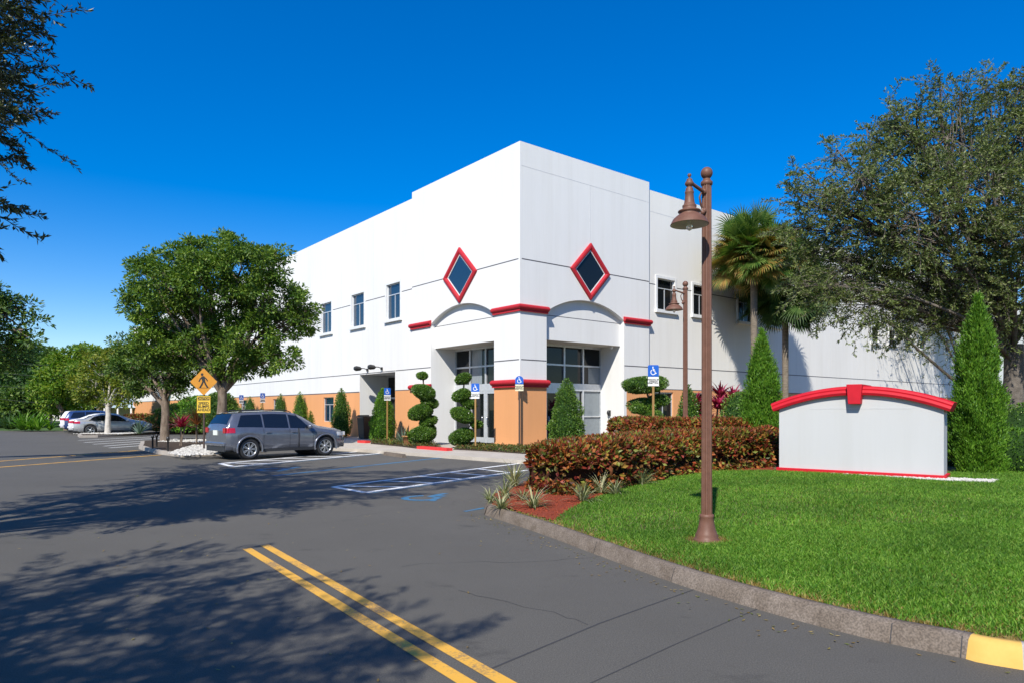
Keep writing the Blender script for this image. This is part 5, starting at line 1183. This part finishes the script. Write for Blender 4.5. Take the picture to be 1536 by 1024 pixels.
def bush(label, px, D, z0, w_, h, n, leaf, lL=.06, name='round_shrub', group=None):
    r = thing(name, label, 'shrub', (X(px, D), D, z0), 0, group); m = MB(); R_ = w_/2
    shrub_lathe([(R_*math.cos(a)**.8*(1 if a > 0 else .9), h*.42+h*.58*math.sin(a)) for a in np.linspace(-.75, PI/2-.01, 12)], n, lL, lL*.55, m, rough=.09, upd=.3); m.build('foliage', leaf, r)
    m = MB(); [m.tube([(0, 0, -.1), (random.uniform(-.3, .3)*R_, random.uniform(-.3, .3)*R_, h*.6)], .02, 5) for _ in range(5)]; m.build('stems', 'bark', r)
bush('rounded green shrub left of the left arborvitae', 1108, 20, .3, 1.15, 1.9, 3800, 'leaf_ficus')
bush('low green shrub at the left corner of the monument sign', 1150, 17.0, .3, 1.0, .95, 2500, 'leaf_copper', .09)
bush('low green shrub at the right edge of the photo, foot of the big arborvitae', 1520, 14.9, .28, 1.5, 1.0, 3400, 'leaf_thuja', .055)
bush('dark green shrub behind the big arborvitae, right', 1560, 17.5, .28, 2.6, 1.6, 3800, 'leaf_ficus')
bush('green shrub in the gap between the sign and the big arborvitae', 1432, 16.4, .28, 1.2, 1.2, 2400, 'leaf_ficus')
bush('broad shrub under the oak between sign cap and trunk', 1400, 30, .3, 5, 1.35, 3500, 'leaf_tree2', .1)
# ================================================================== PALMS
def palm(label, px, D, ztop, R_, green, brown, lean=0.0, n=46, hang=16):
    r = thing('sabal_palm', label, 'palm tree', (X(px, D), D, .2), 0, 'sabal palms by the front wall'); zc = ztop-R_*.62-.2
    m = MB(); pts = [(lean*t*t, 0, zc*t-.05) for t in np.linspace(0, 1, 9)]; m.tube(pts, [.24, .19, .17, .165, .165, .165, .17, .19, .24], 12, False); m.build('trunk', 'palm_bark', r)
    def fronds(mb, els, k, drp):
        for j in range(k):
            a = random.random()*2*PI; el = random.uniform(*els); d = Vector((math.cos(a)*math.cos(el), math.sin(a)*math.cos(el), math.sin(el)))
            c0 = Vector((lean, 0, zc)); pet = R_*random.uniform(.30, .66); p1 = c0+d*pet-Vector((0, 0, pet*.08*drp)); mb.tube([tuple(c0), tuple((c0+p1)/2+Vector((0, 0, .05))), tuple(p1)], [.02, .014, .01], 4, False)
            sd = d.cross(Vector((0, 0, 1))).normalized(); sd = Matrix.Rotation(random.uniform(-1.1, 1.1), 3, d) @ sd; upv = sd.cross(d).normalized(); fold = random.uniform(.1, .4)
            nl = 28; LL = R_*random.uniform(.30, .42)
            for i in range(nl):
                q = (i/(nl-1)-.5)*2; th = q*2.1; ld = (d*math.cos(th)+sd*math.sin(th)).normalized()+upv*fold*abs(q); ld.normalize(); ll = LL*(1-.30*abs(q))*random.uniform(.9, 1.1)
                w_ = .0125*R_; s_ = ld.cross(upv).normalized()*w_; b = p1; V = [tuple(b-s_*.4), tuple(b+s_*.4)]; p = Vector(b); dd = ld.copy()
                for t in range(3):
                    p = p+dd*ll/3; dd = (dd+Vector((0, 0, -.28*drp*(t+.4)))).normalized(); ww = (1.0, .75, .05)[t]; V += [tuple(p-s_*ww), tuple(p+s_*ww)]
                mb.add(V, [(2*t, 2*t+1, 2*t+3, 2*t+2) for t in range(3)])
    m = MB(); fronds(m, (-.1, 1.4), n, .9); fronds(m, (-1.2, .1), int(n*.7), 1.3); m.build('fronds', green, r)
    if hang: m = MB(); fronds(m, (-.75, .6), hang, 1.4); m.build('hanging_fronds', brown, r)
    return r
palm('sabal palm with browning lower fronds right of the near lamp post', 1131, 35.2, Z(328, 35.2), 2.8, 'palm_green', 'palm_brown', 0, 80, 85)
palm('sabal palm just right of the sunny one, fronds coloured darker for the shade of the oak', 1178, 37.0, Z(368, 37.0), 3.3, 'palm_shaded', 'palm_shaded', .0, 90, 50)
palm('sabal palm behind the tall arborvitae, throwing streaked shade on the wall', 1452, 54, Z(400, 54), 3.4, 'palm_shaded', 'palm_shaded', 0, 40, 20)

# ================================================================== TREES
t1 = blobs_px([(300, 420, 52), (362, 405, 52), (245, 430, 44), (402, 455, 48), (335, 465, 60), (262, 478, 50), (432, 490, 34), (300, 385, 28), (375, 510, 42), (215, 470, 26), (300, 520, 40), (228, 405, 26), (262, 374, 16), (340, 372, 26), (425, 535, 24), (455, 480, 18), (392, 540, 26), (345, 548, 24), (260, 525, 30), (232, 520, 34), (400, 395, 26), (444, 450, 18), (205, 440, 16), (285, 366, 12), (415, 380, 14), (210, 395, 12), (466, 465, 10)], 29.5)
make_tree('shade_tree', 'large round-crowned green tree behind the grey family car', 'tree', (X(330, 29.5), 29.5, .15), 2.6, .21, t1, 'leaf_tree', 'bark', 3.6, 80, .16, .07, clr=.34, gap=.29, lean=(.1, 0), inner=.5, twigs=5)
t2 = blobs_px([(230, 520, 30), (262, 545, 30), (205, 545, 30), (240, 560, 28), (285, 560, 26), (195, 515, 22), (215, 575, 20), (250, 500, 24), (300, 535, 22), (180, 550, 18), (275, 585, 12)], 34.5)
make_tree('shade_tree', 'second green tree with forked trunk, left of the crossing sign', 'tree', (X(247, 34.0), 34.0, .15), 2.0, .2, t2, 'leaf_tree2', 'bark', 3.4, 75, .17, .075, clr=.36, gap=.16, inner=.5)
t3 = blobs_px([(165, 560, 26), (140, 575, 24), (185, 580, 22), (155, 540, 22), (120, 585, 20), (200, 565, 22), (195, 595, 14), (180, 535, 18), (150, 598, 12)], 45)
make_tree('small_tree', 'white-trunked yellow-green tree in front of the silver sedan', 'tree', (X(161.5, 44.6), 44.6, .15), 1.75, .17, t3, 'leaf_yellow', 'bark_white', 1.5, 90, .22, .10, clr=.5, gap=.3, inner=.5, twigs=7)
t4 = blobs_px([(85, 575, 26), (105, 595, 20), (65, 590, 20), (95, 560, 20), (125, 600, 16), (70, 608, 14)], 58)
make_tree('small_tree', 'leaning bright green tree behind the far row of cars', 'tree', (X(100, 58), 58, 0), 2.2, .2, t4, 'leaf_bright', 'bark', 1.1, 90, .28, .13, clr=.65, gap=.2, lean=(-.7, 0))
t5 = blobs_px([(110, 538, 24, 0, .5), (150, 535, 26, 0, .5), (185, 540, 26, 0, .5), (90, 550, 22, 0, .5), (135, 555, 30), (180, 565, 30), (210, 550, 24), (130, 525, 14, 0, .5)], 75)
make_tree('spreading_tree', 'wide flat-topped bright green tree behind the power lines', 'tree', (X(150, 75), 75, 0), 4, .35, t5, 'leaf_bright', 'bark', .9, 100, .34, .17, clr=.85, gap=.2)
bt_ = [(10, 560, 45, 80, 'leaf_far'), (50, 585, 36, 70, 'leaf_far'), (20, 605, 30, 66, 'leaf_tree2'), (200, 600, 30, 100, 'leaf_far'), (245, 575, 34, 104, 'leaf_far'), (-40, 570, 46, 72, 'leaf_tree2'), (120, 600, 24, 92, 'leaf_far'), (75, 545, 22, 90, 'leaf_tree2'), (165, 610, 22, 96, 'leaf_far'), (40, 540, 30, 95, 'leaf_far')]
bl = ['dense dark tree at the far left edge', 'dark tree behind the shrubs at left', 'low dark tree above the far lawn', 'dark tree beyond the far end of the building', 'tall dark tree behind the second shade tree', 'dark tree beyond the left edge of the picture', 'dark tree in the gap behind the small leaning tree', 'green tree top above the leaning tree', 'low dark tree above the metal roof', 'farther green tree top at the left']
for (px_, py_, rp, D, lf), lb in zip(bt_, bl):
    bb = blobs_px([(px_, py_, rp*.8), (px_-rp*.6, py_+rp*.3, rp*.6), (px_+rp*.6, py_+rp*.3, rp*.6), (px_+rp*.2, py_-rp*.45, rp*.5), (px_-rp*.3, py_+rp*.7, rp*.5), (px_+rp*.4, py_+rp*.8, rp*.45)], D)
    make_tree('background_tree', lb, 'tree', (X(px_, D), D, 0), 2.5, .25, bb, lf, 'bark_dark', .6, 100, .4, .2, clr=1.05, group='trees beyond the parking lot', twigs=2)
# near trees on the left: one leans into the picture, one stands behind the photographer
def near_tree(label, base, blobs, dens, fk, name='oak_tree', gap=.12, nl=44):
    return make_tree(name, label, 'tree', base, fk, .24, blobs, 'leaf_near', 'bark_dark', dens, nl, .092, .028, .95, .10, gap=gap, inner=.3, twigs=22, droop=-.12, style='twig', ntw=15, nl=10, flat=.5)
near_tree('dark-leaved oak whose branches hang into the upper left corner', (-9.2, 6.0, 0), [(-6.85, 7.3, 5.1, 1.4, .85), (-6.9, 7.5, 6.2, 1.2, .7), (-7.0, 6.9, 4.4, 1.1), (-7.7, 8.0, 6.7, 1.4, .7), (-7.1, 7.1, 3.9, .8), (-8.6, 6.2, 5.6, 1.9), (-9.6, 8.2, 6.4, 2.0), (-5.4, 7.8, 9.3, 1.6, .7), (-8.9, 9.2, 8.0, 2.0), (-6.9, 7.2, 4.3, .9), (-6.5, 6.8, 5.9, 1.0), (-7.6, 6.6, 5.0, 1.2), (-9.5, 10.2, 7.0, 1.8), (-6.0, 6.2, 7.6, 1.5), (-10.8, 11.5, 7.6, 1.8), (-4.3, 7.2, 9.6, 1.2, .7)], 3.4, 2.6)
near_tree('oak behind the photographer casting the shade on the road', (-7.5, -2.5, 0), [(-5.2, -1.2, 5.2, 1.8), (-3.9, -1.7, 5.8, 1.2), (-3.0, -2.8, 5.9, .8), (-6.5, 0.2, 5.6, 1.7), (-4.2, -3.0, 6.2, 1.8), (-7.4, -2.2, 6.2, 2.0)], 3.2, 2.6)
tl = blobs_px([(8, 480, 34), (35, 500, 22), (-25, 470, 40), (5, 525, 26), (-30, 520, 40), (-60, 440, 50), (30, 470, 16)], 22)
make_tree('shade_tree', 'green tree cut by the left edge below the oak branches', 'tree', (-19.5, 22, 0), 2.6, .22, tl, 'leaf_tree2', 'bark', 2.2, 110, .15, .065, clr=.42, gap=.3)
# the big oak on the right
to = blobs_px([(1232, 318, 48, 1), (1290, 275, 48, -1), (1285, 345, 66, 0), (1345, 240, 62, 1), (1370, 330, 78, -1), (1420, 215, 62, 0), (1465, 290, 85, -1), (1500, 190, 66, 1), (1560, 230, 90, 0), (1560, 340, 100, -1), (1440, 400, 80, 0), (1350, 420, 66, 1), (1265, 410, 48, 0), (1220, 385, 38, 1), (1300, 455, 40, -.5), (1380, 470, 38, .5), (1500, 450, 60, 0), (1240, 450, 30, 0), (1205, 430, 24, 0), (1190, 350, 22, .5), (1340, 478, 26, 0), (1430, 485, 30, 0), (1660, 280, 150, 2), (1650, 420, 110, 0), (1205, 300, 22, 0), (1530, 140, 34, 0), (1440, 150, 24, 0), (1340, 180, 26, 0), (1300, 205, 20, 0), (1255, 235, 20, 0), (1410, 130, 16, 0), (1480, 125, 22, 0), (1200, 265, 16, 0), (1375, 165, 20, 0)], 20.5)
make_tree('oak_tree', 'big fine-leaved live oak towering over the sign at right', 'tree', (X(1516, 21), 21.0, .3), 3.4, .30, to, 'leaf_oak', 'bark_oak', 5.2, 34, .095, .038, .85, .13, gap=.34, inner=.4, twigs=26, droop=.0, style='twig', ntw=11, nl=8, flat=.8, limb=.48, lean=(.1, .0))

tw2 = blobs_px([(1320, 400, 44), (1380, 380, 50), (1430, 420, 46), (1290, 440, 26), (1350, 450, 30), (1440, 470, 34)], 50.5)  # unseen crown, added to throw streaked shade on the far wall
make_tree('shade_tree', 'unseen narrow-leaved tree behind the big oak, added to streak the far front wall with shade', 'tree', (X(1446, 51), 51, .3), 3.5, .2, tw2, 'leaf_oak2', 'bark_dark', .8, 30, .32, .05, 2.4, .2, gap=.2, droop=.9, style='twig', ntw=9, nl=8, twigs=6)

# ---- island plants and far things
tuft('ti_plant', 'small crimson ti plant on the near island, left of the crossing sign', 'plant', (X(272, 29.5), 29.5, .95), 70, .85, .09, 'leaf_ti', .3)
m = MB(); [m.tube([(random.uniform(-.1, .1), 0, -.8), (random.uniform(-.2, .2), 0, .02)], .02, 5) for _ in range(4)]; o = m.build('stem', 'bark', bpy.data.objects['ti_plant.003'] if 'ti_plant.003' in bpy.data.objects else None)
tuft('dracaena', 'bronze and green spiky plant between ti plant and crossing sign', 'plant', (X(295, 31.5), 31.5, 1.0), 80, 1.1, .06, 'leaf_bronze', .2)
m = MB(); m.tube([(0, 0, -.85), (0, 0, .03)], .04, 6); m.build('stem', 'bark', bpy.data.objects['dracaena'])
tuft('agave', 'blue-grey agave near the front of the silver sedan', 'plant', (X(209, 44), 44, .15), 50, 1.2, .09, 'leaf_agave', .05)
for px_, py_, lb in ((229, 672, 'first'), (235, 670, 'middle'), (252, 676, 'last')):
    x, y = G(px_, py_, .15); m = MB(); m.lathe([(.035, 0), (.035, .42), (.06, .43), (.06, .52), (.0, .56)], seg=10); o = m.build('path_light', 'dark_metal', label='short black garden path light on the island kerb, %s from the nose' % lb, category='path light', group='black garden path lights'); o.location = (x, y, .15)
m = MB(); m.tube([(0, 0, 0), (0, 0, 1.4), (0, 0, 1.47)], [.11, .11, .05], 12); o = m.build('bollard', 'bollard_yellow', label='yellow steel bollard at the end of the reddish far hedge', category='bollard'); o.location = (X(243, 51), 51, 0)
hedge('low reddish hedge in front of the far orange wall', [(X(192, 60), 60), (X(215, 58), 58), (X(240, 56), 56)], 1.0, 1.25, 0, 2600, 'leaf_copper', .2)
hedge('low clipped dark hedge along the side wall behind the grey car', [(-10.3, 46.5), (-8.6, 44), (-7.2, 42.0)], .8, .95, .1, 1800, 'leaf_copper', .14)
for i, (px_, D, w_, h, lf, lb) in enumerate(((30, 56, 3.2, 1.7, 'leaf_far', 'dark tropical shrub clump at the far lawn edge, left'), (52, 54, 3.0, 1.9, 'leaf_thuja', 'bright tropical shrub clump beside the far cars'), (10, 62, 2.5, 1.2, 'leaf_far', 'small dark shrub by the white fence at far left'))):
    r = thing('leafy_shrub', lb, 'shrub', (X(px_, D), D, 0)); m = MB()
    for k in range(9): strap_tuft(m, (random.uniform(-.5, .5)*w_, random.uniform(-.6, .6), .1), 26, h*.9, .16, .25, 3, .4)
    m.build('foliage', lf, r)
fe = thing('white_fence', 'low white rail fence at the far left beyond the lawn', 'fence', (X(-10, 70), 70, 0)); m = MB()
for z in (.5, .95): m.box((2, 0, z), (8, .06, .12))
m.build('rail', 'frame_white', fe)
for k in range(5): m = MB(); m.box((-2+k*2, 0, .55), (.12, .12, 1.1)); m.build('post', 'frame_white', fe)
fb = thing('far_canopy_building', 'low white building with pale blue-grey metal roof beyond the cars', 'building', (X(172, 92), 92, 0)); m = MB(); m.box((0, 4, 1.2), (9, 6, 2.4)); m.build('wall', 'stucco_far', fb)
m = MB(); m.add([(-5, -1, 2.0), (5, -1, 2.0), (5, 4, 3.3), (-5, 4, 3.3), (5, 9, 2.0), (-5, 9, 2.0)], [(0, 1, 2, 3), (3, 2, 4, 5), (1, 4, 2), (0, 3, 5)]); m.build('roof', 'roof_metal', fb)
for k in range(6): m = MB(); m.box((-4.5+k*1.8, -.8, 1.0), (.2, .2, 2.0)); m.build('column', 'frame_white', fb)
fb = thing('far_red_roof_building', 'long low building with red-brown roof far behind the parked cars', 'building', (X(80, 105), 105, 0)); m = MB(); m.box((0, 4, 1.0), (16, 6, 2.0)); m.build('wall', 'stucco_far', fb)
m = MB(); m.box((0, 4, 2.2), (17, 7, .5)); m.build('roof', 'terracotta', fb)
for k, (z, D, lb) in enumerate(((6.6, 62, 'topmost'), (5.6, 62, 'second from top'), (4.4, 62, 'second from bottom'), (3.2, 62, 'lowest'))):
    m = MB(); xa, xb = X(-60, D), X(176, D); pts = [(xa+(xb-xa)*t, D, z-.8*math.sin(PI*t)*.5-.9*t) for t in np.linspace(0, 1, 14)]; m.tube(pts, .015, 4); m.build('power_line', 'seam', label='thin power line across the far trees, %s of the four' % lb, category='power line', group='power lines')
